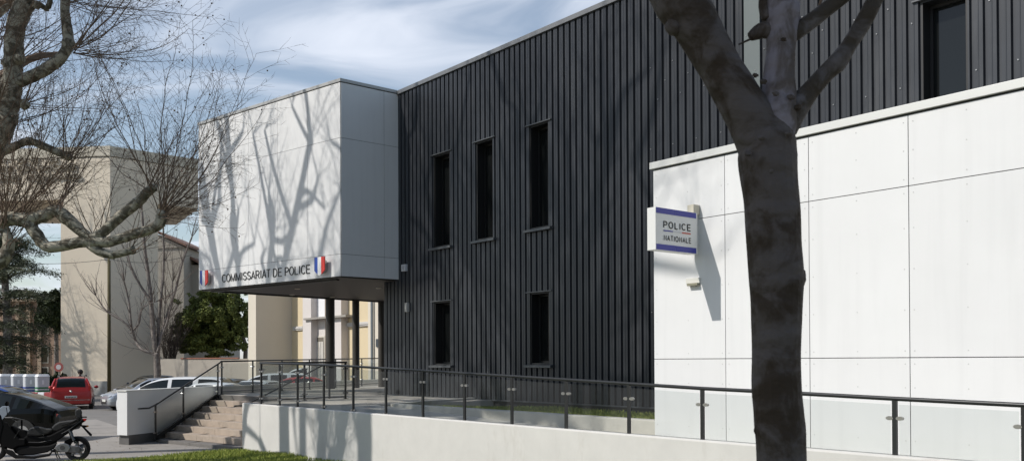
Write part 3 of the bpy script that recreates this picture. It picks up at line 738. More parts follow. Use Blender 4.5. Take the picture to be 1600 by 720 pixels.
def limb(mb, pts, rad, rng, n=10, wob=.06):
    """smooth limb through the given points"""
    P_ = []; R_ = []
    m_ = len(pts); ph_ = rng.uniform(0, 6)
    for i in range(m_-1):
        p0 = pts[max(0, i-1)]; p1 = pts[i]; p2 = pts[i+1]; p3 = pts[min(m_-1, i+2)]
        k = max(2, int((p2-p1).length/.09)); k = min(k, 14)
        for j in range(k):
            t = j/k
            P_.append(.5*((2*p1)+(p2-p0)*t+(2*p0-5*p1+4*p2-p3)*t*t+(3*p1-p0-3*p2+p3)*t**3)); R_.append((rad[i]*(1-t)+rad[i+1]*t)*(1+wob*(math.sin(7.3*len(R_)*.31+ph_)+math.sin(2.1*len(R_)*.4+ph_*2))*.5))
    P_ = [p+Vector((rng.uniform(-1, 1), rng.uniform(-1, 1), rng.uniform(-1, 1)))*r_*.07 for p, r_ in zip(P_, R_)]
    P_.append(pts[-1]); R_.append(rad[-1]); mb.tube(P_, R_, n)
def fruits(b):
    for p in FR: b.ball(p, .017, 5, 4)
    FR.clear()

# ------------------------------------------------------------------ pollarded plane tree whose limbs reach into the picture
Y1 = 17.0; K1 = Y1/F
t1 = thing('plane_tree', Vector((-11.2, 17.0, 0)), 'bare pollarded plane tree with thick knobbed limbs, nearest the car park', 'tree', 'bare plane trees')
rng = random.Random(11)
def q(px, py, dy=0): return at(px, py, Y1+dy)
def rpx(r): return r*K1
lm = MB()
base = Vector((-11.2, 17.0, 0))
limb(lm, [base, Vector((-11.0, 17, 2.2)), q(-75, 330), q(-30, 275), q(5, 205), q(17, 150), q(20, 105), q(24, 50), q(38, 0), q(45, -60), q(30, -130)], [.30, .25, .23]+[rpx(x) for x in (16, 15, 14, 14, 14, 14, 11, 9)], rng, 14)
for (x, y, r) in ((30, 92, 9), (38, 163, 8), (10, 100, 8), (58, 8, 7)): knob(lm, q(x, y, -.1), rpx(r), rng)
lm.build('trunk', M_bark, t1, smooth=True)
limbs = [
 ([(-25, 190), (0, 137), (35, 126), (72, 108), (98, 88), (107, 68), (103, 35), (102, -10), (112, -70), (108, -130)], [12, 11, 10, 9.5, 9, 8.5, 7.5, 7, 6.5, 5]),
 ([(-10, 262), (2, 240), (22, 229), (45, 221), (70, 229), (90, 238), (106, 244)], [9, 6.5, 6, 6, 6, 5.5, 6]),
 ([(-75, 330), (-30, 350), (15, 342), (40, 343), (66, 338), (88, 329), (103, 340), (120, 355), (140, 373)], [13, 14, 12, 11, 9, 10, 10, 9, 8]),
 ([(40, 345), (48, 352), (58, 368), (72, 385), (95, 384), (120, 379), (145, 377), (170, 378), (205, 367), (235, 358), (250, 349), (252, 336)], [10, 10, 10, 9, 9, 9, 9.5, 8.5, 8, 8, 9, 8]),
 ([(140, 375), (160, 364), (188, 338), (215, 316), (232, 299), (240, 294)], [8, 8, 8, 8, 7.5, 6]),
 ([(140, 382), (155, 393), (175, 398), (195, 394), (206, 391)], [7, 7, 6, 6, 6]),
 ([(-60, 340), (-30, 395), (-5, 412), (8, 398), (14, 380), (8, 360)], [12, 12, 11, 10, 9, 7]),
 ([(40, 20), (58, 6), (72, 14), (78, 2), (74, -40)], [7, 5, 4, 4, 3]),
]
for pts, rad in limbs:
    b = MB(); dz = rng.uniform(-.3, .3)
    limb(b, [q(x, y) for x, y in pts], [rpx(r) for r in rad], rng, 10)
    for i in (len(pts)//2, -1): knob(b, q(*pts[i]), rpx(rad[i]*1.12), rng)
    b.build('limb', M_bark, t1, smooth=True)
sh = MB(); tw = MB()
knobs = [ # px, py, main direction, count, length range, spread
 (120, 78, (1, -.1, .25), 15, (1.2, 3.0), .55), (106, 244, (.5, 0, .9), 10, (.8, 2.4), .6), (92, 326, (.1, 0, 1), 12, (.9, 2.8), .6),
 (240, 293, (-.1, 0, 1), 9, (1.4, 3.4), .85), (253, 333, (.5, 0, 1), 17, (1.2, 3.7), .70), (256, 338, (1, -.1, .2), 12, (.8, 1.75), .42),
 (206, 391, (.6, 0, .4), 7, (.6, 1.5), .7), (5, 352, (.7, 0, .9), 15, (1.4, 4.2), .5), (35, 345, (.4, 0, 1), 8, (1, 3.2), .6), (30, 92, (.6, 0, .6), 8, (.8, 2.0), .8), (38, 163, (.8, 0, .3), 9, (.8, 2.2), .7),
 (104, 0, (.9, 0, .3), 14, (1.2, 3.0), .6), (110, -70, (1, 0, -.1), 14, (1.4, 3.2), .6), (45, -60, (.8, 0, -.2), 10, (1.2, 3), .7), (10, 385, (.5, 0, .8), 9, (.8, 2), .6),
 (150, 378, (.1, 0, 1), 6, (.6, 2.0), .6), (60, 225, (0, 0, 1), 5, (.6, 1.6), .6), (-20, 200, (.6, 0, .6), 12, (1.2, 3.4), .7), (-10, 60, (.6, 0, .5), 10, (1, 2.6), .8)]
for px, py, md, n, lr, spd in knobs:
    for i in range(int(n*1.25)):
        d = rdir(rng, md, spd); L_ = rng.uniform(*lr)*rng.choice((1.1, 1, .7))
        shoot(sh, tw, q(px+rng.uniform(-8, 6), py+rng.uniform(-5, 6), rng.uniform(-.2, .2)), d, L_, .0075+.0035*L_/3, rng, up=.16, fruit=.006, dens=1.7)
fruits(tw); sh.build('shoots', M_twig, t1); tw.build('twigs', M_twig, t1)
# high crown above the picture
sh = MB(); tw = MB()
for (px, py, Yk) in ((108, -130, 0), (30, -130, 0)):
    for k in range(2):
        p0 = q(px, py, Yk); top = p0+Vector((rng.uniform(-2.2, 2.2), rng.uniform(-2, 2), rng.uniform(2.2, 4.8)))
        limb(sh, [p0, (p0+top)/2+Vector((rng.uniform(-.5, .5), rng.uniform(-.5, .5), 0)), top], [.09, .075, .06], rng, 6)
        for i in range(9): shoot(sh, tw, top, rdir(rng, (0, 0, 1), .7), rng.uniform(.9, 2.2), .011, rng, dens=.7)
sh.build('upper_limbs', M_twig, t1); tw.build('upper_twigs', M_twig, t1)

def street_tree(x, y, hf, ht, seed, label, nl=6, rad=.24, lean=(0, 0), spreadr=3.0, dens=.7, nk=14):
    rng = random.Random(seed); t = thing('plane_tree', Vector((x, y, 0)), label, 'tree', 'bare plane trees')
    b = MB(); fk = Vector((x+lean[0], y+lean[1], hf))
    limb(b, [Vector((x, y, 0)), Vector((x+lean[0]*.2, y+lean[1]*.2, hf*.45)), fk], [rad*1.15, rad, rad*.95], rng, 14)
    knob(b, fk, rad*1.1, rng); b.build('trunk', M_bark, t, smooth=True)
    sh = MB(); tw = MB()
    for i in range(nl):
        a = 2*math.pi*i/nl+rng.uniform(-.3, .3); R_ = spreadr*rng.uniform(.6, 1); h = rng.uniform(hf+1.2, ht)
        e = fk+Vector((math.cos(a)*R_, math.sin(a)*R_, h-hf)); mid = fk+Vector((math.cos(a)*R_*.6, math.sin(a)*R_*.6, (h-hf)*.35))+Vector((rng.uniform(-.3, .3),)*3)
        lb = MB(); limb(lb, [fk, mid, e], [rad*.62, rad*.5, rad*.4], rng, 10); knob(lb, e, rad*.5, rng); lb.build('limb', M_bark, t, smooth=True)
        ends = [e]
        for k in range(7):
            o = rng.choice((mid, e, mid.lerp(e, .5), ends[-1])); e2 = o+rdir(rng, (math.cos(a)*.3, math.sin(a)*.3, .6), .9)*rng.uniform(.9, 2.4)
            limb(sh, [o, (o+e2)/2+Vector((rng.uniform(-.25, .25), rng.uniform(-.25, .25), rng.uniform(-.1, .2))), e2], [rad*.40, rad*.30, rad*.19], rng, 6); ends.append(e2)
        for e in ends:
          for k in range(int(nk*.30)+1): shoot(sh, tw, e, rdir(rng, (math.cos(a)*.4, math.sin(a)*.4, 1), .75), rng.uniform(1.0, 3.2), .016, rng, up=.15, dens=dens, fruit=.004)
        for k in range(nk//2): shoot(sh, tw, mid, rdir(rng, (0, 0, 1), .9), rng.uniform(.8, 2.4), .015, rng, up=.15, dens=dens)
    fruits(tw); sh.build('shoots', M_twig, t); tw.build('twigs', M_twig, t)
    return t
street_tree(-14.9, 20.4, 6.6, 9.4, 5, 'bare plane tree standing behind the nearest one beside the pavement', 5, .27, (.9, .1), 1.3, .5, 2)
street_tree(-19.0, 24.6, 10.5, 17.5, 8, 'tallest bare plane tree, facing the entrance block', 13, .24, (1.6, .2), 4.6, 1.0, 13)
street_tree(-12.4, 14.2, 12.5, 19.5, 21, 'bare plane tree nearest the grass strip', 11, .27, (.3, .2), 4.2, .9, 14)
street_tree(-12.9, 17.6, 12.8, 19.0, 57, 'bare plane tree whose high crown rises above the nearest one', 11, .26, (.2, .2), 3.9, .9, 13)
street_tree(-16.6, 15.4, 13.4, 20.0, 33, 'bare plane tree between the tallest one and the nearest one', 8, .17, (.6, .2), 3.4, .9, 12)
street_tree(-37.5, 59.0, 6.0, 15.5, 41, 'bare plane tree beside the tower building', 9, .25, (.5, .0), 3.6, 1.0, 20)

# ------------------------------------------------------------------ near tree crossing the picture
t2 = thing('foreground_tree', at(1222, 700, 5.2)*1.0, 'dark smooth-barked forked tree standing close in front of the white annex', 'tree')
Yf = 5.2; kf = Yf/F
def f(px, py, dy=0): return at(px, py, Yf+dy)
fb = f(1222, 720); fb0 = Vector((fb.x+.03, Yf, 0))
rng = random.Random(2)
b = MB()
def limb2(b, pts, rad, rng, n=22, wob=.013):
    P_ = []; R_ = []; m_ = len(pts); ph_ = rng.uniform(0, 6)
    for i in range(m_-1):
        p0 = pts[max(0, i-1)]; p1 = pts[i]; p2 = pts[i+1]; p3 = pts[min(m_-1, i+2)]
        k = max(2, min(16, int((p2-p1).length/.025)))
        for j in range(k):
            t = j/k; P_.append(.5*((2*p1)+(p2-p0)*t+(2*p0-5*p1+4*p2-p3)*t*t+(3*p1-p0-3*p2+p3)*t**3)); R_.append((rad[i]*(1-t)+rad[i+1]*t)*(1+wob*(math.sin(len(R_)*.55+ph_)*.6+math.sin(len(R_)*.21+2*ph_))))
    P_.append(pts[-1]); R_.append(rad[-1]); b.tube(P_, R_, n)
K = kf
limb2(b, [fb0, f(1226, 1000), f(1221, 720), f(1217, 650), f(1213, 600), f(1213, 520), f(1213, 440), f(1209, 380), f(1206, 320), f(1201, 275), f(1199, 245), f(1201, 215), f(1206, 188), f(1211, 165)], [K*x for x in (62, 46, 38.5, 38, 37.5, 38, 41, 42, 43, 44, 45, 42, 29, 16)], rng)
for (x, y, r, dy) in ((1246, 434, 13, -.02), (1242, 330, 8, 0), (1180, 618, 5, 0), (1184, 672, 6, 0)):
    b.ball(f(x, y, dy), K*r, 12, 9, sq=(1, 1, 1.5), jit=.10, rng=rng)
b.build('trunk', M_bark2, t2, smooth=True)
b = MB(); limb2(b, [f(1206, 300), f(1200, 262), f(1192, 232), f(1178, 195), f(1153, 152), f(1128, 110), f(1103, 67), f(1082, 30), f(1062, 0), f(1040, -45), f(1015, -110), f(1000, -220)], [K*x for x in (26, 33, 38, 38, 34, 33, 34.5, 38, 41, 40, 36, 30)], rng)
for (x, y, r) in ((1054, 42, 15),): b.ball(f(x, y, -.03), K*r, 12, 9, sq=(1, 1, .9), jit=.1, rng=rng)
b.build('limb', M_bark2, t2, smooth=True)
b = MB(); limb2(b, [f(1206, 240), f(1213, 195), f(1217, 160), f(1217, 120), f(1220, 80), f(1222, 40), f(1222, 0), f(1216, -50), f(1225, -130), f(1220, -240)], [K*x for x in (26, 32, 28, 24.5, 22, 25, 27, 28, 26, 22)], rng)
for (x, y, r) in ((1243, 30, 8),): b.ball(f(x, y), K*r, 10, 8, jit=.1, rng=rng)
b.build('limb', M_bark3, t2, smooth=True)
b = MB(); limb2(b, [f(1210, 50), f(1194, 47), f(1182, 52), f(1172, 58)], [K*x for x in (12, 13, 11, 7)], rng, 12); limb2(b, [f(1200, 30), f(1194, 10), f(1197, -20)], [K*x for x in (10, 9, 9)], rng, 12)
limb2(b, [f(1176, 60), f(1165, 65), f(1154, 70)], [K*2, K*1.6, K*1.2], rng, 6); b.build('stub', M_bark2, t2, smooth=True)
b = MB(); limb2(b, [f(1230, 60), f(1247, 48), f(1268, 33), f(1295, 12), f(1320, -8), f(1370, -50), f(1400, -130)], [K*x for x in (12, 13, 12.5, 12, 12, 10, 8)], rng, 14); b.build('limb', M_bark4, t2, smooth=True)
b = MB(); limb2(b, [f(1225, 200), f(1245, 168), f(1266, 142), f(1290, 115), f(1309, 97), f(1326, 72), f(1345, 42), f(1362, 10), f(1378, -25), f(1400, -100)], [K*x for x in (22, 19, 15, 13.5, 15, 12, 13, 13, 11, 9)], rng, 14)
for (x, y, r) in ((1312, 103, 8), (1343, 36, 7)): b.ball(f(x, y), K*r*1.2, 10, 8, jit=.12, rng=rng)
b.build('limb', M_bark4, t2, smooth=True)
sh = MB(); tw = MB()
for (x, y, d0, n_) in ((1262, 22, (.3, 0, .6), 0), (1000, -220, (0, 0, 1), 10), (1220, -240, (0, 0, 1), 10), (1400, -130, (.5, 0, 1), 8), (1280, 10, (.2, 0, .5), 3)):
    for k in range(n_): shoot(sh, tw, f(x, y), rdir(rng, d0, .6), rng.uniform(.3, 1.3) if y < -50 else .25, .007, rng, dens=.7)
sh.build('shoots', M_twig, t2); tw.build('twigs', M_twig, t2)

b = MB()
for (x, y, r, dy) in ((1193, 128, 5, -.12), (1212, 147, 4.5, -.15), (1236, 152, 5, -.12), (1246, 168, 6, -.08), (1190, 216, 5, -.2), (1180, 118, 4, -.12), (1224, 62, 4, -.13), (1168, 240, 5, -.15), (1232, 210, 5, -.18), (1206, 268, 4, -.22)):
    b.ball(f(x, y, dy), K*r, 8, 6, sq=(1.2, .8, .8), jit=.25, rng=rng)
merge_as([o for o in C.objects if o.parent == t2 and o.name.startswith('trunk')][0], b, M_bark2)

# ------------------------------------------------------------------ foliage trees
def leafcloud(b, blobs, n, size, rng, flat=1.0, hollow=.35):
    tot = sum(r[0]*r[1]*r[2] for _, r in blobs)
    for c, r in blobs:
        k = int(n*(r[0]*r[1]*r[2])/tot)
        for i in range(k):
            v = Vector((rng.gauss(0, 1), rng.gauss(0, 1), rng.gauss(0, 1))).normalized()*(rng.uniform(hollow, 1)**.6)
            p = c+Vector((v.x*r[0], v.y*r[1], v.z*r[2]))
            a = Vector((rng.gauss(0, 1), rng.gauss(0, 1), rng.gauss(0, flat))).normalized(); d = a.orthogonal().normalized(); s_ = size*rng.uniform(.6, 1.4)
            e = a.cross(d)
            b.add([p-a*s_, p+d*s_*.45, p+a*s_, p-d*s_*.45], ((0, 1, 2, 3),))
def clumped(c, r, n, rng, sub=.34):
    out = []
    for i in range(n):
        v = Vector((rng.gauss(0, 1), rng.gauss(0, 1), rng.gauss(0, 1))).normalized()*rng.uniform(.55, .95)
        s_ = sub*rng.uniform(.7, 1.3)
        out.append((c+Vector((v.x*r[0], v.y*r[1], v.z*r[2])), (r[0]*s_, r[1]*s_, r[2]*s_)))
    out.append((c, (r[0]*.6, r[1]*.6, r[2]*.6)))
    return out
M_leaf1 = leafmat('pine_foliage', (.055, .072, .016), (.175, .195, .044))
M_leaf2 = leafmat('dark_foliage', (.012, .022, .008), (.035, .05, .014))
M_leaf3 = leafmat('cedar_foliage', (.034, .042, .021), (.095, .105, .055))
rng = random.Random(30)
tp = thing('evergreen_tree', at(335, 600, 66), 'broad dense mid-green evergreen tree behind the cream garden wall', 'tree')
c0 = at(338, 505, 66); s_ = 66/F
b = MB(); bl = []
for (px, py, rx, rz, n_) in ((325, 500, 40, 44, 22), (360, 495, 32, 40, 16), (300, 510, 22, 34, 9), (345, 535, 45, 20, 9), (374, 470, 18, 22, 6), (320, 472, 34, 18, 8), (296, 538, 20, 20, 6), (375, 530, 20, 26, 8), (330, 548, 50, 12, 8), (292, 475, 14, 16, 4), (380, 500, 12, 30, 5)):
    bl += clumped(at(px+rng.uniform(-5, 5), py+rng.uniform(-5, 5), 66+rng.uniform(-1, 1)), (rx*s_, 2.0, rz*s_), int(n_*1.7), rng, .22)[:-1]
bl.append((at(338, 515, 66.6), (40*s_, 1.2, 32*s_)))
leafcloud(b, bl, 34000, .12, rng); b.build('crown', M_leaf1, tp)
MB().tube([at(380, 610, 66.5)-ZUP*2, at(384, 540, 66.5), at(372, 500, 66.5)], [.2, .16, .1], 8).build('trunk', M_greybark, tp)
rt = thing('round_tree', at(86, 600, 74), 'dark rounded evergreen tree squeezed beside the tower building', 'tree')
b = MB(); leafcloud(b, clumped(at(88, 490, 74), (22*74/F, 1.8, 40*74/F), 18, rng), 8000, .16, rng); b.build('crown', M_leaf2, rt)
MB().tube([at(88, 640, 74), at(88, 500, 74)], [.25, .15], 8).build('trunk', M_greybark, rt)
hg = thing('hedge', at(77, 612, 58), 'dark clipped hedge behind the recycling containers', 'hedge')
b = MB(); 
for px in (64, 74, 84, 92): leafcloud(b, clumped(at(px, 600, 58), (.45, .8, .85), 5, rng), 1100, .10, rng)
b.build('foliage', M_leaf2, hg)
ds = thing('dry_shrub', at(262, 560, 63), 'dark brown leafless shrub behind the garden wall', 'shrub')
sh = MB()
for i in range(60):
    p = at(rng.uniform(255, 275), 560, 63); shoot(sh, sh, p, rdir(rng, (0, 0, 1), .30), rng.uniform(1.5, 4.8), .022, rng, up=.1, lev=1, dens=.9)
sh.build('branches', mat('dry_brown', (.06, .045, .035), .9), ds)
# cedar
cd = thing('cedar_tree', at(12, 600, 52), 'drooping dark cedar tree with layered ragged branches', 'tree')
Yc = 52; kc = Yc/F; tr = MB(); tr.tube([Vector((at(12, 600, Yc).x, Yc, 0)), at(12, 500, Yc), at(5, 400, Yc), at(0, 330, Yc)], [.28, .24, .16, .08], 10); tr.build('trunk', bark('cedar_bark', (.10, .09, .08), (.26, .24, .22), 6), cd, smooth=True)
br = MB(); lf = MB()
tiers = [(560, 40, 50, 14), (535, 48, 62, 10), (510, 62, 85, 5), (485, 66, 80, 0), (462, 58, 80, -6), (440, 52, 96, -12), (420, 40, 60, -14), (402, 30, 60, -16), (390, 20, 40, -18)]
for (py, lm_, lr_, rise) in tiers:
    for k in range(7):
        a = rng.uniform(0, 2*math.pi); 
        ln = (lr_ if math.cos(a) > 0 else lm_)*kc*rng.uniform(.55, 1.0)
        p0 = at(8, py+rng.uniform(-8, 8), Yc); d_ = Vector((math.cos(a), math.sin(a), 0)); n_ = 9; pts = []
        for i in range(n_+1):
            t = i/n_; pts.append(p0+d_*ln*t+ZUP*(-rise*kc*t+.35*math.sin(t*2.4)-.35*t*t))
        br.tube(pts, [.05*(1-i/n_*.8) for i in range(n_+1)], 5)
        for i in range(2, n_+1):
            for j in range(11):
                p = pts[i]+Vector((rng.gauss(0, .28), rng.gauss(0, .28), rng.gauss(-.08, .10)))
                for m_ in range(7):
                    a_ = Vector((rng.gauss(0, 1), rng.gauss(0, 1), rng.gauss(-.3, .5))).normalized(); e = a_.orthogonal().normalized()
                    pp = p+Vector((rng.gauss(0, .10), rng.gauss(0, .10), rng.gauss(0, .05)))
                    lf.add([pp, pp+a_*.09+e*.018, pp+a_*.19, pp+a_*.09-e*.018], ((0, 1, 2, 3),))
br.build('branches', M_greybark, cd); lf.build('foliage', M_leaf3, cd)
# bare tree behind the parapet
bt = thing('bare_tree', at(245, 600, 50), 'slender leafless grey tree with many upright stems behind the white parapet', 'tree')
Yb = 50; kb = Yb/F; rng = random.Random(17)
b = MB(); bx0 = at(245, 560, Yb)
limb(b, [Vector((bx0.x+.03, Yb, 0)), at(246, 585, Yb), at(245, 552, Yb)], [.21, .19, .17], rng, 10, .03); b.build('trunk', M_greybark, bt, smooth=True)
st0 = [([(245, 555), (240, 520), (236, 470), (232, 430), (226, 385), (222, 330)], 4.4), ([(246, 556), (252, 525), (262, 490), (275, 450), (285, 410), (300, 370)], 3), ([(245, 556), (248, 510), (252, 460), (256, 410), (255, 350)], 3.2), ([(244, 557), (236, 551), (222, 546), (212, 532), (206, 512), (203, 490), (201, 468), (194, 440)], 2.6), ([(205, 515), (190, 500), (172, 490), (160, 478), (150, 462)], 1.8), ([(236, 470), (222, 450), (208, 425), (200, 400)], 2.4), ([(248, 540), (262, 500), (268, 470), (270, 440)], 2), ([(246, 550), (255, 510), (258, 475)], 2), ([(204, 520), (217, 505), (221, 485), (232, 475), (241, 472)], 1.4)]
tw = MB()
for pts, r in st0:
    lb = MB(); PP = [at(x, y, Yb+rng.uniform(-.25, .25)) for x, y in pts]; n_ = len(PP)
    limb(lb, PP, [kb*r*(1-.6*i/(n_-1)) for i in range(n_)], rng, 7, .03); lb.build('limb', M_greybark, bt, smooth=True)
    for i in range(1, n_):
        for k in range(3 if i < n_-1 else 7): shoot(tw, tw, PP[i], rdir(rng, (PP[i]-PP[i-1]).normalized()+ZUP*.3, .5), rng.uniform(.8, 2.6), .018, rng, up=.2, lev=0 if i > 1 else 1, dens=.55)
tw.build('twigs', mat('grey_twig', (.11, .085, .072), .85), bt)
# off-picture evergreen beside the camera that shades the near trunk
ev = thing('shade_tree', Vector((-6.2, 2.4, 0)), 'broad evergreen tree growing beside the viewpoint', 'tree')
b = MB(); leafcloud(b, clumped(Vector((-5.6, 2.5, 8.9)), (1.9, 1.6, 3.2), 22, rng, .42), 16000, .15, rng); b.build('crown', M_leaf2, ev)
MB().tube([Vector((-6.2, 2.4, 0)), Vector((-6.0, 2.4, 6)), Vector((-5.6, 2.5, 9))], [.25, .2, .1], 10).build('trunk', M_greybark, ev)

# ------------------------------------------------------------------ grass
def blades(poly, n, zf, h, rng, name, m_):
    b = MB(); xs = [p.x for p in poly]; ys = [p.y for p in poly]
    def inside(x, y):
        c = False; j = len(poly)-1
        for i in range(len(poly)):
            a, d = poly[i], poly[j]
            if (a.y > y) != (d.y > y) and x < (d.x-a.x)*(y-a.y)/(d.y-a.y)+a.x: c = not c
            j = i
        return c
    k = 0; tries = 0
    while k < n and tries < n*12:
        tries += 1
        x = rng.uniform(min(xs), max(xs)); y = rng.uniform(min(ys), max(ys))
        if not inside(x, y): continue
        cl = math.sin(x*2.3+1.3*math.sin(y*1.7))*.5+math.sin(y*3.1+x)*.5
        if rng.random() > .62+.38*cl: continue
        k += 1; a = rng.uniform(0, 6.28); hh = h*rng.uniform(.45, 1.3)*(1+.3*cl); w_ = .007
        d = Vector((math.cos(a), math.sin(a), 0)); l = Vector((rng.gauss(0, .4), rng.gauss(0, .4), 0))*hh; p = Vector((x, y, zf(x, y)))
        b.add([p-d*w_, p+d*w_, p+l*.4+ZUP*hh*.6+d*w_*.6, p+l+ZUP*hh, p+l*.4+ZUP*hh*.6-d*w_*.6], ((0, 1, 2, 4), (4, 2, 3)))
    o = b.build(name, m_); tag(o, kind='stuff'); return o
M_grass = leafmat('grass_blades', (.12, .18, .02), (.38, .40, .09))
M_lawn = mat('lawn_soil', (.055, .075, .018), .95, var=(3, .3))
lawn = [P2+dd*1.1, P1-dd*14, Vector((-8, 2, 0)), Vector((12, 2, 0)), W(-4, TR), W(21.3, TR)]
lb_ = MB(); lb_.prism(lawn, -.05, .03)
lb_.hexa([W(21.2, TR, .0), W(-4, TR, .0), W(-4, 7.6, .0), W(20.6, 7.6, .0)], [W(21.2, TR, .06), W(-4, TR, .17), W(-4, 7.6, .031), W(20.6, 7.6, .031)])
tag(lb_.build('lawn', M_lawn), kind='structure')
def lawnz(x, y):
    t = x*nB.x+y*nB.y; s = x*uA.x+y*uA.y
    return .031+max(0, (t-7.6)/1.4)*(.03+.11*min(1, max(0, (21.2-s)/5)))
rng = random.Random(9)
vis = [P2+dd*.4, P1-dd*2.5, Vector((-9.8, 16.4, 0)), Vector((2.2, 13.4, 0)), W(9, TR-.02), W(21.3, TR-.02)]
blades(vis, 60000, lawnz, .075, rng, 'grass', M_grass)
blades([W(9.65, 11.09), W(17.4, 11.09), W(17.6, 11.5), W(18.0, 13.0), W(17.0, 14.2), W(9.65, 14.2)], 26000, lambda x, y: 1.06, .08, rng, 'planter_grass', M_grass)

# dry leaves and litter on the paving
rng = random.Random(77); b = MB()
for k in range(170):
    px, py = (rng.uniform(150, 380), rng.uniform(688, 712)) if k < 110 else (rng.uniform(60, 380), rng.uniform(650, 712)); p = onz(px, py, .02)
    a = Vector((rng.gauss(0, 1), rng.gauss(0, 1), rng.gauss(0, .3))).normalized()*rng.uniform(.012, .035); e = Vector((-a.y, a.x, rng.uniform(0, .01)))
    b.add([p-a, p+e*.5, p+a, p-e*.5], ((0, 1, 2, 3),))
tag(b.build('leaf_litter', mat('dry_leaf', (.16, .10, .05), .9)), kind='stuff')
# ------------------------------------------------------------------ background buildings
M_tower = mat('tower_render', (.72, .63, .50), .9, bump=(15, .3, .02), var=(.12, .05), dirt_dapple=((.50, .455, .37), .18, .6, (1, 1, .4)))
M_towers = M_tower
tw_ = thing('tower_building', at(135, 610, 62), 'tall cream rendered tower building with raised lettering near its roof', 'building')
YT = 62.0
C1 = at(172, 228, YT); C0 = C1+Vector((-14.2, 1.6, 0))
ZTOP = C1.z
dr = Vector((1.035, 1, 0)).normalized()
def pt_on(px, P, d):
    r_ = ray(px, 500); nn = Vector((d.y, -d.x, 0)); k = Vector((P.x, P.y, 0)).dot(nn)/r_.dot(nn); return Vector((r_.x*k, r_.y*k, 0))
E1 = pt_on(310, C1, dr); L1 = pt_on(247, C1, dr)
r_ = ray(309, 326); ZBM = H+r_.z*E1.y/r_.y
c1 = Vector((C1.x, C1.y, 0)); c0 = Vector((C0.x, C0.y, 0)); lg = c1.lerp(c0, (c1.x-at(95, 500, YT+.4).x)/14.2)
def up_(ps_, z0, z1): return [Vector((p.x, p.y, z0)) for p in ps_], [Vector((p.x, p.y, z1)) for p in ps_]
back = Vector((-.5, .866, 0))*9
b = MB(); b.hexa(*up_([c0, c1, E1, E1+back, c0+Vector((0, 9, 0))], ZBM, ZTOP-.75)); b.build('upper_storeys', M_tower, tw_)
b = MB(); b.hexa(*up_([c0+Vector((0, -.06, 0)), c1+Vector((.02, -.06, 0)), E1+Vector((.04, -.05, 0)), E1+back, c0+Vector((0, 9, 0))], ZTOP-.70, ZTOP)); b.build('roof_parapet', mat('tower_parapet', (.58, .53, .43), .9, var=(.5, .1)), tw_)
b = MB(); b.hexa(*up_([lg, c1, L1, L1+back*.7, lg+Vector((0, 7, 0))], 0, ZBM-.003)); b.build('stair_tower', M_tower, tw_)
b = MB(); b.hexa(*up_([lg+Vector((-.02, -.15, 0)), c1+Vector((0, -.15, 0)), c1+Vector((0, -.005, 0)), lg+Vector((-.02, -.005, 0))], 0, .95)); b.build('base_course', M_concrete, tw_)
M_let = mat('relief_letter', (.42, .38, .31), .9)
for (txt, yb, xe) in (('LECT  D\'E  B', 251, 86), ('HES DU RHONE', 263, 116), ('ARE  RENFARD', 278, 124)):
    bb, w0 = text_mb(txt, .52, .16, Vector((0, 0, 0)), Vector((1, 0, 0)), ZUP, 1.0, bold=.012)
    o = at(xe, yb, YT); k = 12.0/F*YT*len(txt)/w0*.98
    ch_ = []; text_mb(txt, .52, .16, Vector((o.x-w0*k, YT-.06+.1127*(c1.x-o.x+w0*k), o.z)), Vector((.9937, -.112, 0)), ZUP, k, chars=ch_, wt=.16)
    for bb in ch_: bb.build('letter', M_let, tw_)
# utility pole and cable
up0 = thing('utility_pole', Vector((at(170.5, 600, 58).x, 58, 0)), 'slim olive-brown utility pole in front of the tower building', 'pole')
pz = at(170.5, 404, 58).z
MB().tube([up0.location.copy(), Vector((up0.location.x, 58, pz))], [.12, .095], 12).build('shaft', mat('olive_timber', (.085, .07, .03), .85, var=(2, .2)), up0, smooth=True)
MB().box(Vector((up0.location.x-.28, 57.93, pz-.1)), (.56, 0, 0), (0, .14, 0), (0, 0, .12)).build('cap', mat('pole_cap', (.3, .29, .26), .7), up0)
b = MB(); pa = Vector((up0.location.x, 58, pz-.05)); 
for tgt in (at(-60, 400, 50), at(300, 398, 60)):
    pts = [pa.lerp(tgt, i/12)-ZUP*(.35*math.sin(math.pi*i/12)) for i in range(13)]; b.tube(pts, .014, 5)
tag(b.build('overhead_cable', M_rail), 'thin black overhead cable strung from the utility pole', 'cable')
# garden wall
gw = thing('garden_wall', at(320, 605, 60), 'long cream rendered garden wall behind the car park', 'wall')
a, c = at(246, 558, 60.5), at(398, 557.5, 57.5)
b = MB(); A0, A1_ = Vector((a.x, a.y, 0)), Vector((c.x, c.y, 0)); gz = 2.42
b.hexa(*up_([A0, A1_, A1_+Vector((0, .25, 0)), A0+Vector((0, .25, 0))], 0, gz)); b.build('wall_body', mat('garden_render', (.40, .36, .305), .9, bump=(12, .3, .02), var=(.4, .08), dirt_dapple=((.30, .265, .22), .6, .58, (1, 1, .5))), gw)
m1 = A0.lerp(A1_, .25); m2 = A0.lerp(A1_, .84)
b = MB(); b.hexa(*up_([m1-Vector((0, .05, 0)), m2-Vector((0, .05, 0)), m2+Vector((0, .3, 0)), m1+Vector((0, .3, 0))], gz+.003, gz+.075)); b.build('tile_capping', mat('terracotta', (.30, .12, .075), .8, var=(8, .2)), gw)
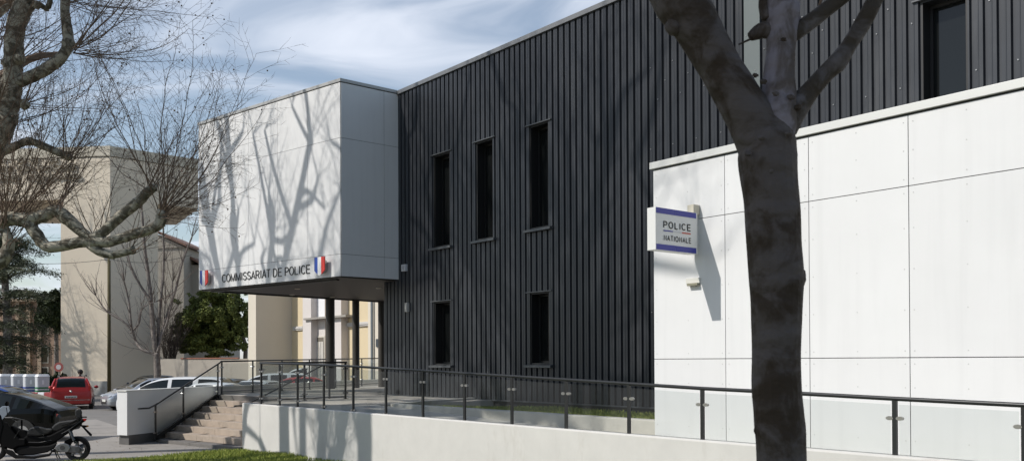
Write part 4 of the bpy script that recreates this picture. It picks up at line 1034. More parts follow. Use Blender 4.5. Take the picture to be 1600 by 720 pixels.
# rear building seen beneath the entrance block
rb = thing('rear_building', at(500, 600, 56), 'cream and yellow rendered building seen beneath the entrance block', 'building')
M_cream = mat('cream_render', (.60, .55, .46), .9, var=(.3, .04)); M_yel = mat('yellow_render', (.60, .50, .33), .9, var=(.3, .04)); M_mauve = mat('pale_grey_render', (.60, .56, .53), .9, var=(.4, .03))
G0 = at(400, 560, 55); G0 = Vector((G0.x, G0.y, 0)); G1 = pt_on(456, G0, nB); HB = 11.0
We = pt_on(388, G0, -uA); 
b = MB(); b.hexa(*up_([G0, G1, G1+uA*.3+nB*6, We+nB*8, We], 0, HB)); b.build('wing', M_cream, rb)
FD = -uA
G2 = pt_on(640, G1, FD)
b = MB(); b.hexa(*up_([G1+nB*.0, G2, G2+nB*8, G1+nB*8], 0, HB)); b.build('main_wall', M_yel, rb)
def strip(x0, x1, d, z0, z1, m_, nm, par=rb, thk=.0):
    p, r2 = pt_on(x0, G1-nB*d, FD), pt_on(x1, G1-nB*d, FD)
    return MB().hexa(*up_([p, r2, r2+nB*(d-.004), p+nB*(d-.004)], z0, z1)).build(nm, m_, par)
def zat(px, py, d=0):
    p = pt_on(px, G1-nB*d, FD); r_ = ray(px, py); return H+r_.z*p.y/r_.y
strip(473, 486, .55, 0, HB, M_mauve, 'pilaster'); strip(486.3, 508, .12, 0, HB, M_mauve, 'door_bay'); strip(510, 533, .45, 0, HB, M_mauve, 'pilaster')
zc0, zc1 = zat(540, 511), zat(540, 504.5)
for (x0, x1) in ((457, 472.6), (533.5, 575), (581, 600)):
    for k, (u0, u1, dd2) in enumerate(((0, .33, .10), (.37, .66, .14), (.70, 1, .10))): strip(x0, x1, dd2, zc0+(zc1-zc0)*u0, zc0+(zc1-zc0)*u1, mat('cornice_grey', (.52, .50, .47), .8), 'string_course')
strip(575, 600, .30, 0, HB, M_cream, 'end_bay')
zs = zat(500, 498); 
strip(474, 540, .70, zs-.06, zs+.05, mat('sill_stone', (.3, .28, .25), .8), 'sill')
dz1 = zat(500, 527)
d1 = strip(488.5, 507, .15, 0, dz1+.08, mat('door_frame_cream', (.60, .56, .49), .7), 'door')
strip(490.5, 505.5, .16, 0, dz1, mat('door_recess', (.16, .14, .11), .8), 'door_leaf', d1)
for x in (495, 499.2, 503): strip(x-1.6, x+1.6, .18, 0, dz1-.25, mat('door_panel', (.55, .52, .47), .6), 'door_board', d1)
w1 = strip(488.5, 507.5, .14, zs+.1, zs+3.2, mat('shutter_white', (.75, .75, .76), .5), 'window'); 
strip(490, 506, .15, zs+2.0, zs+2.9, M_winglass, 'pane', w1)
dp = pt_on(581, G1-nB*.42, FD); MB().cyl(dp, dp+ZUP*HB, .07, 10).build('drainpipe', mat('zinc', (.22, .25, .27), .4, .5), rb)
pp = pt_on(587, G1-nB*.36, FD); b = MB(); b.box(pp+ZUP*zat(587, 542), FD*.5, nB*.03, ZUP*.42); b.build('wall_plaque', mat('dark_plaque', (.05, .06, .07), .4), rb)
# old tiled house
oh = thing('old_house', at(275, 560, 84), 'grey old house with low-pitched terracotta tile roofs', 'house')
M_old = mat('old_grey_render', (.38, .345, .29), .9, var=(.3, .12), dirt_dapple=((.28, .25, .21), .4, .55))
def box_px(x0, x1, y, Y, dep, m_, nm, par):
    a, c = at(x0, y, Y), at(x1, y, Y); b = MB(); b.hexa(*up_([Vector((a.x, Y, 0)), Vector((c.x, Y, 0)), Vector((c.x, Y+dep, 0)), Vector((a.x, Y+dep, 0))], 0, a.z)); return b.build(nm, m_, par)
box_px(230, 287, 386, 84, 7, M_old, 'wall', oh)
box_px(283, 345, 414, 86, 6, M_old, 'wing_wall', oh)
M_tile = mat('old_tiles', (.20, .115, .085), .85, var=(5, .3), bump=(8, .6, .05))
def slab(p, r2, dep, th, m_, nm, par):
    b = MB(); lo = [p, r2, r2+Vector((0, dep, 0)), p+Vector((0, dep, 0))]; b.hexa(lo, [v+ZUP*th for v in lo]); return b.build(nm, m_, par)
slab(at(238, 361, 83.6), at(291, 385, 83.6), 8, .22, M_tile, 'roof', oh); slab(at(283, 396, 85.6), at(345, 432, 85.6), 7, .22, M_tile, 'wing_roof', oh)
g1 = [at(238, 363, 83.9), at(289, 386, 83.9), at(238, 388, 83.9)]; MB().hexa(g1, [v+Vector((0, 6, 0)) for v in g1]).build('gable', M_old, oh)
a, c = at(284.5, 445, 85.9), at(294, 427, 85.9); f_ = MB().box(a, (c.x-a.x, 0, 0), (0, .09, 0), (0, 0, c.z-a.z)).build('window', mat('window_surround', (.3, .28, .25), .8), oh)
MB().box(a+Vector((.08, -.01, .08)), (c.x-a.x-.16, 0, 0), (0, .05, 0), (0, 0, c.z-a.z-.16)).build('pane', M_winglass, f_)
# pinkish building beyond the cedar
pb = thing('pink_building', at(40, 600, 78), 'tan-pink rendered apartment building with pale pilasters behind the cedar', 'building')
M_pink = mat('tan_pink_render', (.34, .235, .17), .9, var=(.2, .05)); M_pil = mat('sand_pilaster', (.37, .28, .20), .9)
b = MB(); a, c = at(-120, 472, 78), at(118, 472, 78); b.hexa(*up_([Vector((a.x, 78, 0)), Vector((c.x, 78, 0)), Vector((c.x, 88, 0)), Vector((a.x, 88, 0))], 0, a.z)); b.build('wall', M_pink, pb)
for x in (8, 29, 46, 63): 
    p = at(x, 500, 78); MB().box(Vector((p.x-.12, 77.75, 0)), (.3, 0, 0), (0, .245, 0), (0, 0, a.z)).build('pilaster', M_pil, pb)
for (x, y0, y1) in ((38, 545, 572), (70, 541, 567), (38, 500, 525), (70, 498, 522), (20, 545, 572), (-10, 545, 572), (70, 573, 590), (38, 577, 590)):
    p = at(x, y1, 78); q_ = at(x, y0, 78); f_ = MB().box(Vector((p.x-.35, 77.9, p.z)), (.7, 0, 0), (0, .095, 0), (0, 0, q_.z-p.z)).build('window', mat('window_cream', (.5, .46, .38), .7), pb)
    MB().box(Vector((p.x-.27, 77.88, p.z+.08)), (.54, 0, 0), (0, .05, 0), (0, 0, q_.z-p.z-.16)).build('pane', M_winglass, f_)
MB().box(Vector((a.x, 77.6, a.z+.003)), (c.x-a.x, 0, 0), (0, 10.6, 0), (0, 0, .25)).build('roof_edge', M_pil, pb)
# distant low buildings closing the horizon
for (x0, x1, yt, Y, col, lab) in ((-500, -110, 500, 95, (.4, .34, .26), 'plain sand-coloured block far beyond the car park'), (100, 300, 520, 110, (.33, .29, .25), 'plain brown-grey block far behind the bare tree')):
    p, r2 = at(x0, yt, Y), at(x1, yt, Y)
    t = thing('distant_building', Vector(((p.x+r2.x)/2, Y, 0)), lab, 'building')
    MB().hexa(*up_([Vector((p.x, Y, 0)), Vector((r2.x, Y, 0)), Vector((r2.x, Y+12, 0)), Vector((p.x, Y+12, 0))], 0, p.z)).build('wall', mat('far_render', (.36, .31, .25), .9), t)
    MB().hexa(*up_([Vector((p.x-.4, Y-.4, 0)), Vector((r2.x+.4, Y-.4, 0)), Vector((r2.x+.4, Y+12.4, 0)), Vector((p.x-.4, Y+12.4, 0))], p.z+.004, p.z+.3)).build('roof_slab', M_concrete, t)

# ------------------------------------------------------------------ recycling containers
M_bin = mat('grey_bin_plastic', (.50, .51, .53), .5); M_binw = mat('white_bin_lid', (.72, .73, .74), .4)
def container(px, Y, col, lab):
    p = at(px, 600, Y); t = thing('recycling_container', Vector((p.x, Y, 0)), lab, 'container', 'recycling containers', R(38))
    w_, h_ = .62, 1.5
    rr_ = lambda k: [(math.copysign(abs(math.cos(a))**.35, math.cos(a))*k, math.copysign(abs(math.sin(a))**.35, math.sin(a))*k) for a in [2*math.pi*i/24+.13 for i in range(24)]]
    b = MB(); b.hexa([Vector((x, y, 0)) for x, y in rr_(w_/2*.94)], [Vector((x, y, h_)) for x, y in rr_(w_/2)]); b.build('bin_body', M_bin, t, local=True)
    b = MB(); b.hexa([Vector((x, y, h_+.003)) for x, y in rr_(w_/2+.02)], [Vector((x, y, h_+.12)) for x, y in rr_(w_/2-.04)]); b.build('lid', M_binw, t, local=True)
    MB().box(Vector((-.07, -w_/2-.01, 1.1)), (.1, 0, 0), (0, .02, 0), (0, 0, .22)).build('label_plate', M_binw, t, local=True)
    for k in range(3): MB().hexa([Vector((x, y, 0.56+k*.16)) for x, y in rr_(w_/2+.004)], [Vector((x, y, 0.64+k*.16)) for x, y in rr_(w_/2+.006)]).build('stripe', mat('stripe_'+col[0], col[1], .5), t, local=True)
G_ = ('green', (.02, .16, .06)); B_ = ('blue', (.03, .06, .25))
container(66, 47.0, G_, 'grey recycling container with green stripes, beside the dark hedge')
container(47, 47.6, B_, 'grey recycling container with dark blue stripes, between the green-striped one and its neighbour')
container(28, 48.2, B_, 'grey recycling container, middle of the row behind the blue car')
container(8, 48.8, B_, 'grey recycling container below the cedar trunk')
container(-12, 49.4, B_, 'grey recycling container at the outer end of the row')
# no-vehicles sign
p = at(92, 573, 56)
rs_ = thing('road_sign', Vector((p.x, 56, 0)), 'round red-ringed traffic sign with pale centre on a grey post', 'road sign')
MB().cyl(Vector((p.x, 56.03, 0)), Vector((p.x, 56.03, p.z+.1)), .035, 8).build('post', M_steel, rs_)
MB().cyl(Vector((p.x, 55.99, p.z)), Vector((p.x, 55.965, p.z)), .29, 24).build('disc', mat('faded_sign_red', (.36, .10, .09), .5), rs_)
MB().cyl(Vector((p.x, 55.962, p.z)), Vector((p.x, 55.955, p.z)), .155, 20).build('centre', mat('pale_sign_centre', (.6, .58, .6), .5), rs_)
# barrier
p = at(70, 618, 44); tb2 = thing('traffic_barrier', Vector((p.x, 44, 0)), 'low red and white traffic barrier between the blue car and the red car', 'barrier')
for i in range(4):
    x = p.x-.62+i*.32; b = MB(); b.hexa([Vector((x, 43.8, 0)), Vector((x+.31, 43.8, 0)), Vector((x+.31, 44.2, 0)), Vector((x, 44.2, 0))], [Vector((x, 43.92, .78)), Vector((x+.31, 43.92, .78)), Vector((x+.31, 44.08, .78)), Vector((x, 44.08, .78))])
    b.build('segment', M_flagw if i % 2 else mat('barrier_red', (.35, .05, .05), .5), tb2, bevel=.02)
# ------------------------------------------------------------------ cars
M_tyre = mat('tyre_rubber', (.018, .018, .018), .8); M_rim = mat('alloy_rim', (.42, .42, .43), .3, .8)
M_carglass = mat('car_glass', (.010, .014, .015), .06, 0, .3); M_trim = mat('black_plastic_trim', (.02, .02, .02), .5)
M_head = mat('headlamp_glass', (.55, .57, .6), .08, .2); M_tail = mat('tail_lamp_red', (.42, .015, .012), .15, coat=.5); M_plate = mat('pale_plate', (.62, .62, .58), .5)
def paint(name, col, metal=.2, coat=.6): return mat('paint_'+name, col, .32 if coat else .22, metal, coat=coat, spec=.4 if coat else .12)
SHAPES = {
 'fastback': [(1, .32, .50, .52, .55, .40), (.97, .22, .60, .66, .72, .55), (.88, .2, .70, .78, .82, .66), (.70, .2, .80, .90, .86, .68), (.50, .2, .88, .97, .87, .68), (.42, .2, .90, 1.02, .88, .66), (.30, .2, .92, 1.20, .88, .62), (.12, .2, .93, 1.38, .89, .60), (-.05, .2, .94, 1.45, .89, .60), (-.28, .2, .96, 1.45, .89, .60), (-.45, .2, .98, 1.38, .88, .58), (-.68, .22, 1.0, 1.22, .86, .57), (-.86, .24, .99, 1.06, .83, .60), (-.96, .28, .92, .96, .78, .60), (-1, .36, .70, .72, .66, .5)],   # x (front=1 .. rear=-1), z low, z shoulder, z top, half width, top half width (fractions of half length / metres)
 'hatch': [(1, .32, .50, .52, .55, .40), (.97, .22, .60, .66, .72, .55), (.88, .2, .70, .78, .82, .66), (.70, .2, .80, .90, .86, .68), (.50, .2, .88, .97, .87, .68), (.42, .2, .90, 1.02, .88, .66), (.30, .2, .92, 1.20, .88, .62), (.12, .2, .93, 1.40, .89, .60), (-.05, .2, .94, 1.46, .89, .60), (-.35, .2, .96, 1.46, .89, .60), (-.62, .2, .98, 1.40, .88, .58), (-.80, .22, .98, 1.24, .86, .56), (-.91, .24, .96, 1.02, .82, .60), (-.97, .28, .86, .90, .78, .60), (-1, .36, .70, .72, .66, .5)],
 'mpv': [(1, .34, .58, .62, .58, .44), (.96, .24, .72, .80, .74, .58), (.85, .22, .84, .94, .84, .68), (.72, .22, .90, 1.02, .87, .68), (.60, .22, .94, 1.16, .88, .65), (.40, .22, .96, 1.42, .89, .63), (.2, .22, .97, 1.56, .90, .63), (0, .22, .98, 1.61, .90, .63), (-.4, .22, 1.0, 1.62, .90, .63), (-.75, .22, 1.02, 1.60, .89, .62), (-.90, .24, 1.02, 1.50, .87, .62), (-.955, .26, 1.0, 1.08, .86, .68), (-.985, .28, .84, .90, .84, .70), (-1, .34, .62, .66, .78, .62)],
 'van': [(1, .34, .62, .68, .66, .5), (.96, .26, .84, .92, .82, .62), (.82, .24, 1.0, 1.1, .9, .72), (.70, .24, 1.04, 1.4, .92, .72), (.52, .24, 1.06, 1.74, .93, .72), (.3, .24, 1.08, 1.86, .93, .74), (-.4, .24, 1.08, 1.88, .93, .74), (-.9, .24, 1.08, 1.87, .93, .74), (-.975, .26, 1.06, 1.80, .92, .74), (-1, .3, .9, 1.2, .9, .74)],
}
def car(name, shape, pos, yaw, length, mt, label, cat='car', group='cars parked in the car park', width=1.0, height=1.0, panorama=False, detail=True):
    t = thing(name, pos, label, cat, group, yaw)
    S = SHAPES[shape]; hl = length/2
    # resample
    st = []
    for i in range(len(S)-1):
        k = 4
        for j in range(k):
            u = j/k; st.append(tuple(a*(1-u)+b_*u for a, b_ in zip(S[i], S[i+1])))
    st.append(S[-1])
    sm = list(st)
    for _ in range(2): sm = [sm[0]]+[tuple((a+2*b_+c)/4 for a, b_, c in zip(sm[i-1], sm[i], sm[i+1])) for i in range(1, len(sm)-1)]+[sm[-1]]
    st = sm
    rings = []
    for (x, zl, zs, zt_, w_, wt) in st:
        x *= hl; w_ *= width; wt *= width; zl *= height; zs *= height; zt_ *= height
        hp = [(w_*.82, zl), (w_*.95, zl+.05), (w_*1.0, zl+.45*(zs-zl)), (w_*.995, zl+.8*(zs-zl)), (w_*.955, zs), (wt+(w_*.955-wt)*.12, zs+(zt_-zs)*.86), (wt*.9, zs+(zt_-zs)*.975), (wt*.55, zt_+.004), (0, zt_+.014)]
        rings.append([Vector((x, y, z)) for y, z in hp]+[Vector((x, -y, z)) for y, z in hp[-2::-1]])
    n = len(rings[0]); zmax = max(s_[3] for s_ in st)
    body, fr, re_ = MB(), MB(), MB(); sides = {}
    for i in range(len(rings)-1):
        s_, s2 = st[i], st[i+1]; xm = (s_[0]+s2[0])/2; slope = abs(s_[3]-s2[3])/max(1e-4, abs(s_[0]-s2[0])*hl)
        cab = (s_[3]+s2[3])/2 > (s_[2]+s2[2])/2+.20
        for j in range(n-1):
            q_ = (rings[i][j], rings[i+1][j], rings[i+1][j+1], rings[i][j+1])
            tgt = body
            if j in (4, n-6) and cab:
                pill = any(abs(xm-p_) < .028 for p_ in (.02, -.45)) or (s_[3]+s2[3])/2 < (s_[2]+s2[2])/2+.27
                if not pill and -.86 < xm: tgt = sides.setdefault((j, xm > .02, xm > -.45), MB())
            if j in (6, 7, n-9, n-8) or j in (5, n-7):
                top = (s_[3]+s2[3])/2
                if (s_[3]+s2[3])/2 > (s_[2]+s2[2])/2+.10 and top < zmax-.035 and slope > .28 and j not in (5, n-7): tgt = fr if xm > 0 else re_
            tgt.add(q_, ((0, 1, 2, 3),))
    body.add(rings[0], [tuple(range(n))]); body.add(rings[-1], [tuple(range(n))[::-1]])
    for i in range(len(rings)-1): body.quad(rings[i][0], rings[i][-1], rings[i+1][-1], rings[i+1][0])
    bo = body.build('body', mt, t, local=True, smooth=True)
    for b_, nm in [(v_, 'side_window') for v_ in sides.values()]+[(fr, 'windscreen'), (re_, 'rear_window')]:
        if b_.v: b_.build(nm, M_carglass, t, local=True, smooth=True)
    wr = .31*height if shape != 'van' else .33; wb = .60
    for sx in (.60, -.60):
        for sy in (1, -1):
            x = sx*hl; y0 = sy*(S[5][4]*width-.17); y1 = sy*(S[5][4]*width+.012)
            a = MB(); a.cyl((x, y0, wr), (x, sy*(S[5][4]*width+.004), wr), wr+.055, 22); a.build('wheel_arch', M_trim, t, local=True)
            b_ = MB(); b_.cyl((x, y0, wr), (x, y1, wr), wr, 22); wo = b_.build('wheel', M_tyre, t, local=True)
            rm_ = MB(); rm_.cyl((x, y1, wr), (x, y1+sy*.012, wr), wr*.62, 18); rm_.build('rim', M_rim, wo, local=True)
    fx_ = hl*.985; wf = S[2][4]*width
    for sy in (1, -1):
        if detail:
            MB().ball((hl*.90, sy*wf*.74, .66*height), .13, 10, 7, sq=(1.5, 1.0, .55)).build('headlight', M_head, t, local=True, smooth=True)
            zt2 = .62 if shape in ('hatch', 'fastback') else .92
            b_ = MB(); b_.box((-hl*.975, sy*(wf*.98 if shape == 'mpv' else .70*width)-(.09 if sy > 0 else 0.0), zt2*height), (-.035 if shape == 'hatch' else -.02, 0, 0), (0, .09, 0), (0, 0, .20 if shape != 'mpv' else .24)); b_.build('tail_light', M_tail, t, local=True, bevel=.01)
            mx_ = hl*(.34 if shape == 'hatch' else .42)
            b_ = MB(); b_.ball((mx_, sy*(S[6][4]*width+.10), .98*height+(.06 if shape != 'hatch' else 0)), .11, 8, 6, sq=(.6, 1, .72)); b_.build('mirror', mt if shape != 'van' else M_trim, t, local=True, smooth=True)
    MB().box((-hl*1.0-.012, -.26, .58*height-(.14 if shape == 'fastback' else 0)), (.02, 0, 0), (0, .52, 0), (0, 0, .11)).build('number_plate', M_plate, t, local=True)
    MB().box((hl-.012, -.26, .40), (.02, 0, 0), (0, .52, 0), (0, 0, .11)).build('number_plate', M_plate, t, local=True)
    MB().box((hl*.97, -.42, .30), (hl*.03+.004, 0, 0), (0, .84, 0), (0, 0, .16)).build('grille', M_trim, t, local=True)
    return t
def gp(px, Y): 
    r_ = ray(px, 600); k = Y/r_.y; return Vector((r_.x*k, Y, 0))
def yawv(dx, dy): return math.atan2(dy, dx)
# red people carrier, tail towards the camera
cpos = gp(114, 44.6); hd = Vector((-.40, .917, 0))
rc = car('red_car', 'mpv', cpos+hd*.0, yawv(hd.x, hd.y), 4.4, paint('red', (.33, .018, .016), .25), 'red people carrier with roof rails seen from behind in front of the tower building', height=.95, width=1.03)
for sy in (1, -1):
    b = MB(); b.tube([(1.0, sy*.56, 1.52), (.8, sy*.58, 1.60), (-1.6, sy*.58, 1.60), (-1.8, sy*.56, 1.50)], .02, 6); b.build('roof_rail', M_trim, rc, local=True)
    b = MB(); b.tube([(-2.02, sy*.80, .98), (-2.0, sy*.76, 1.2), (-1.92, sy*.66, 1.46)], [.06, .055, .04], 8); b.build('pillar_light', M_tail, rc, local=True)
MB().box((-2.20, -.80, .44), (.03, 0, 0), (0, 1.6, 0), (0, 0, .035)).build('chrome_strip', M_steel, rc, local=True)
MB().ball((-2.20, 0, .86), .05, 8, 6, sq=(.3, 1, 1.1)).build('emblem', M_steel, rc, local=True)
MB().tube([(-.6, 0, 1.53), (-1.0, 0, 1.95)], .008, 4).build('aerial', M_trim, rc, local=True)
b = MB()
for k in range(7): b.box((-2.226, -.22+k*.064, .565), (.004, 0, 0), (0, .034, 0), (0, 0, .06))
b.build('plate_characters', M_trim, rc, local=True)
car('silver_car', 'hatch', gp(165, 42)+Vector((1.45, 1.3, 0)), yawv(-.75, -.62), 4.0, paint('silver', (.42, .44, .47), .6), 'silver hatchback with its nose showing just past the white parapet')
car('dark_car', 'hatch', gp(234, 53), yawv(-.42, -.90), 4.1, paint('charcoal', (.03, .033, .037), .5), 'charcoal hatchback parked behind the silver one')
car('white_car', 'mpv', gp(278, 37), yawv(-1, .05), 4.6, paint('white', (.62, .63, .64), .0), 'white people carrier behind the white parapet, the widest one in view')
car('white_car', 'hatch', gp(322, 33.2), yawv(-.95, .3), 3.6, paint('white', (.62, .63, .64), .0), 'small white car whose roof shows beside the sloping stair railing')
car('dark_car', 'hatch', gp(366, 41), yawv(.3, 1), 4.0, paint('charcoal', (.03, .033, .037), .5), 'dark car whose roof shows through the first glass panel of the terrace railing')
car('white_car', 'hatch', gp(396, 36.5), yawv(-.25, -1), 3.9, paint('white', (.62, .63, .64), .0), 'white hatchback with a rounded roof behind the terrace railing')
car('white_car', 'mpv', gp(424, 48), yawv(-1, -.15), 4.4, paint('white', (.62, .63, .64), .0), 'white estate car with several side windows seen through the railings')
car('grey_car', 'hatch', gp(455, 52.5), yawv(1, -.1), 4.3, paint('grey', (.25, .26, .27), .5), 'grey car between the white estate and the white van')
car('white_van', 'van', gp(492, 54.5), yawv(-1, .0), 4.6, paint('white', (.62, .63, .64), .0), 'white van parked by the rear building', 'van')
car('red_car', 'hatch', gp(490, 45), yawv(1, .2), 4.2, paint('red2', (.42, .03, .03), .1), 'bright red car low behind the terrace railing posts')
car('grey_car', 'hatch', gp(580, 51), yawv(-1, -.2), 4.0, paint('grey_pale', (.42, .43, .44), .5), 'pale grey car seen near the far columns')
car('blue_car', 'hatch', gp(-40, 31), yawv(-1, .06), 4.0, paint('blue', (.03, .08, .30), .3), 'blue car in front of the recycling containers')
bk = car('black_car', 'fastback', gp(-10, 26.0), yawv(-1, .03), 4.5, mat('paint_gloss_black', (.004, .0045, .004), .10, 0, .22), 'black hatchback parked side-on behind the scooter', height=.95)

# ------------------------------------------------------------------ scooter (facing the picture's outer edge)
M_sb = mat('satin_black_plastic', (.006, .006, .0065), .45, spec=.06); M_seat = mat('black_seat_vinyl', (.015, .015, .016), .5, spec=.3, bump=(60, .2, .002)); M_alu = mat('engine_alloy', (.22, .225, .24), .35, .8)
Ys = 20.3; ks = Ys/F
sp0 = at(124, 720, Ys)
sct = thing('scooter', Vector((sp0.x-.75, Ys, 0)), 'large black maxi scooter parked on its stand in front of the black hatchback', 'scooter')
def s3(px, py, dy=0): 
    p = at(px, py, Ys+dy); return p
def sheet(pts, y0, y1, nm, m_, inset=.0, par=None, bevel=.012, local=None):
    lo = [s3(x, y, y0) for x, y in pts]; hi = [s3(x, y, y1)for x, y in pts]
    return MB().hexa(lo, hi).build(nm, m_, par or sct, bevel=bevel)
def wheel(px, py, rr, wd, nm='wheel'):
    c = s3(px, py); b = MB(); k = 28
    prof_ = [(rr*.70, -wd/2), (rr*.92, -wd/2), (rr, -wd*.28), (rr*1.01, 0), (rr, wd*.28), (rr*.92, wd/2), (rr*.70, wd/2)]
    vs = []
    for i in range(k):
        a = 2*math.pi*i/k
        for r_, y_ in prof_: vs.append(c+Vector((math.cos(a)*r_, y_, math.sin(a)*r_)))
    m_ = len(prof_); fs = []
    for i in range(k):
        for j in range(m_): 
            a0 = i*m_+j; a1 = i*m_+(j+1) % m_; b0 = ((i+1) % k)*m_+j; b1 = ((i+1) % k)*m_+(j+1) % m_; fs.append((a0, a1, b1, b0))
    b.add(vs, fs); wo = b.build(nm, M_tyre, sct, smooth=True)
    r2 = MB()
    for i in range(5):
        a = 2*math.pi*i/5+.3; d = Vector((math.cos(a), 0, math.sin(a))); e = Vector((-math.sin(a), 0, math.cos(a)))
        r2.hexa([c+d*rr*.12-e*.03+Vector((0, -.05, 0)), c+d*rr*.12+e*.03+Vector((0, -.05, 0)), c+d*rr*.72+e*.018+Vector((0, -.05, 0)), c+d*rr*.72-e*.018+Vector((0, -.05, 0))], [c+d*rr*.12-e*.03+Vector((0, .02, 0)), c+d*rr*.12+e*.03+Vector((0, .02, 0)), c+d*rr*.72+e*.018+Vector((0, .02, 0)), c+d*rr*.72-e*.018+Vector((0, .02, 0))])
    r2.cyl(c+Vector((0, -.07, 0)), c+Vector((0, .07, 0)), rr*.2, 14); r2.build('rim', M_alu, wo)
    return c
zc = s3(121, 702); wr_ = .285
cw = at(121, 700, Ys); pyw = 700
wheel(121, 700, .275, .14); wheel(9-18, 700, .275, .12)
sheet([(98, 700), (101, 688), (110, 684), (124, 683), (134, 688), (142, 700), (140, 706), (133, 694), (123, 688), (111, 690), (105, 702)], -.09, .09, 'rear_mudguard', M_sb)
# main fairing shells
M_sb2 = mat('grained_grey_black_plastic', (.009, .009, .0095), .6, spec=.10, bump=(80, .2, .001))
M_edge = mat('edge_highlight_grey', (.10, .10, .105), .4)  # light grey that paints highlights along the fairing edges
sheet([(36, 684), (44, 678), (60, 682), (78, 679), (92, 672), (106, 665), (118, 659), (131, 654), (127, 662), (114, 672), (100, 681), (90, 688), (78, 693), (58, 695), (40, 694)], -.15, .15, 'tail_fairing', M_sb, bevel=.03)
sheet([(40, 696), (58, 697), (78, 695), (90, 690), (86, 699), (74, 706), (52, 710), (30, 711), (22, 704), (28, 697)], -.16, .16, 'belly_fairing', M_sb2, bevel=.025)
sheet([(-6, 664), (2, 655), (12, 660), (20, 672), (30, 684), (40, 684), (40, 695), (28, 697), (20, 702), (8, 698), (-4, 688)], -.19, .19, 'leg_shield', M_sb, bevel=.03)
sheet([(6, 700), (20, 703), (26, 710), (52, 712), (76, 708), (84, 702), (78, 712), (54, 716), (24, 716), (10, 708)], -.21, .21, 'footboard', M_sb2, bevel=.015)
sheet([(10, 668), (20, 664), (34, 670), (44, 672), (60, 680), (80, 678), (92, 684), (84, 700), (60, 706), (24, 708), (14, 690)], -.12, .12, 'centre_tunnel', M_sb, bevel=.03)
sheet([(41, 680), (43, 673), (48, 668), (55, 665.5), (64, 666), (72, 668.5), (80, 668.5), (84, 672), (76, 677), (60, 681)], -.16, .16, 'seat', M_seat, bevel=.035)
sheet([(80, 668), (86, 662), (93, 658), (104, 656.5), (116, 655), (126, 652), (124, 657), (112, 663), (100, 668), (90, 673), (83, 673)], -.13, .13, 'pillion_seat', M_seat, bevel=.03)
sheet([(117, 641), (121, 637.5), (126, 638), (128.5, 643), (127, 652), (121, 654), (117.5, 649)], -.11, .11, 'backrest', M_seat, bevel=.03)
b = MB(); b.tube([s3(96, 664, -.16), s3(112, 659, -.18), s3(128, 651, -.16), s3(135, 651, -.08), s3(135, 651, .08), s3(128, 651, .16), s3(112, 659, .18), s3(96, 664, .16)], .014, 8); b.build('grab_rail', M_sb2, sct, smooth=True)
for dy in (-.155,): b = MB(); b.tube([s3(96, 677, dy), s3(108, 670.5, dy), s3(121, 661, dy), s3(128, 656, dy)], .004, 5); b.build('seam_highlight', M_edge, sct); MB().tube([s3(44, 690, -.155), s3(62, 690.5, -.155), s3(80, 687, -.155)], .003, 5).build('seam_highlight', M_edge, sct)  # thin pale lines stand in for highlights on the black panels
sheet([(120, 655), (135, 653), (134, 657), (126, 662), (120, 664)], -.10, .10, 'tail_panel', M_sb2, bevel=.012)
sheet([(130, 653.5), (136, 653.5), (133.5, 657.5), (129, 657)], -.105, .105, 'tail_light', M_tail, bevel=.005)
sheet([(124, 663), (138, 664), (137, 666.5), (133, 667.5), (144, 678), (143, 681), (140, 680), (130, 668.5)], -.05, .05, 'plate_hanger', M_sb2, bevel=.004)
b = MB(); c = s3(137, 665, -.07); b.ball(c, .022, 8, 6); c = s3(137, 665, .07); b.ball(c, .022, 8, 6); b.build('indicators', mat('amber_lens', (.5, .2, .03), .3), sct, smooth=True)
sheet([(86, 697), (92, 692), (100, 691), (108, 694), (110, 700), (106, 706), (94, 706), (87, 703)], -.17, -.06, 'crankcase', M_alu, bevel=.02)
sheet([(104, 695), (122, 696), (131, 700), (131, 704), (122, 707), (106, 706)], -.15, -.08, 'belt_cover', mat('belt_cover_alloy', (.13, .13, .14), .35, .7), bevel=.015)
for (x, y, r_) in ((97, 699, .05), (121, 701.5, .055)):
    b = MB(); c = s3(x, y, -.178); b.cyl(c, c+Vector((0, .03, 0)), r_, 18); b.build('round_cover', mat('dark_alloy', (.08, .08, .085), .4, .6), sct)
b = MB()
for k in range(9): b.cyl(s3(108+k*.9, 670+k*2.0, -.125), s3(108.5+k*.9, 671+k*2.0, -.125), .032, 10)
b.build('shock_spring', M_alu, sct)
b = MB(); b.tube([s3(14, 652, -.12), s3(26, 658, -.16), s3(30, 672, -.18), s3(22, 684, -.19)], .006, 5); b.tube([s3(90, 700, -.17), s3(98, 712, -.16), s3(118, 708, -.16)], .005, 5); b.build('cable', M_trim, sct)
b = MB(); b.tube([s3(106, 668, .06), s3(114, 690, .08)], .022, 8); b.tube([s3(110, 668, -.1), s3(117, 692, -.1)], .02, 8); b.build('shock_absorber', M_trim, sct)
b = MB(); b.tube([s3(84, 700), s3(90, 716, -.08), s3(87, 722, -.10)], .014, 6); b.tube([s3(86, 700), s3(94, 716, .08), s3(97, 722, .10)], .014, 6); b.build('stand', M_steel, sct)
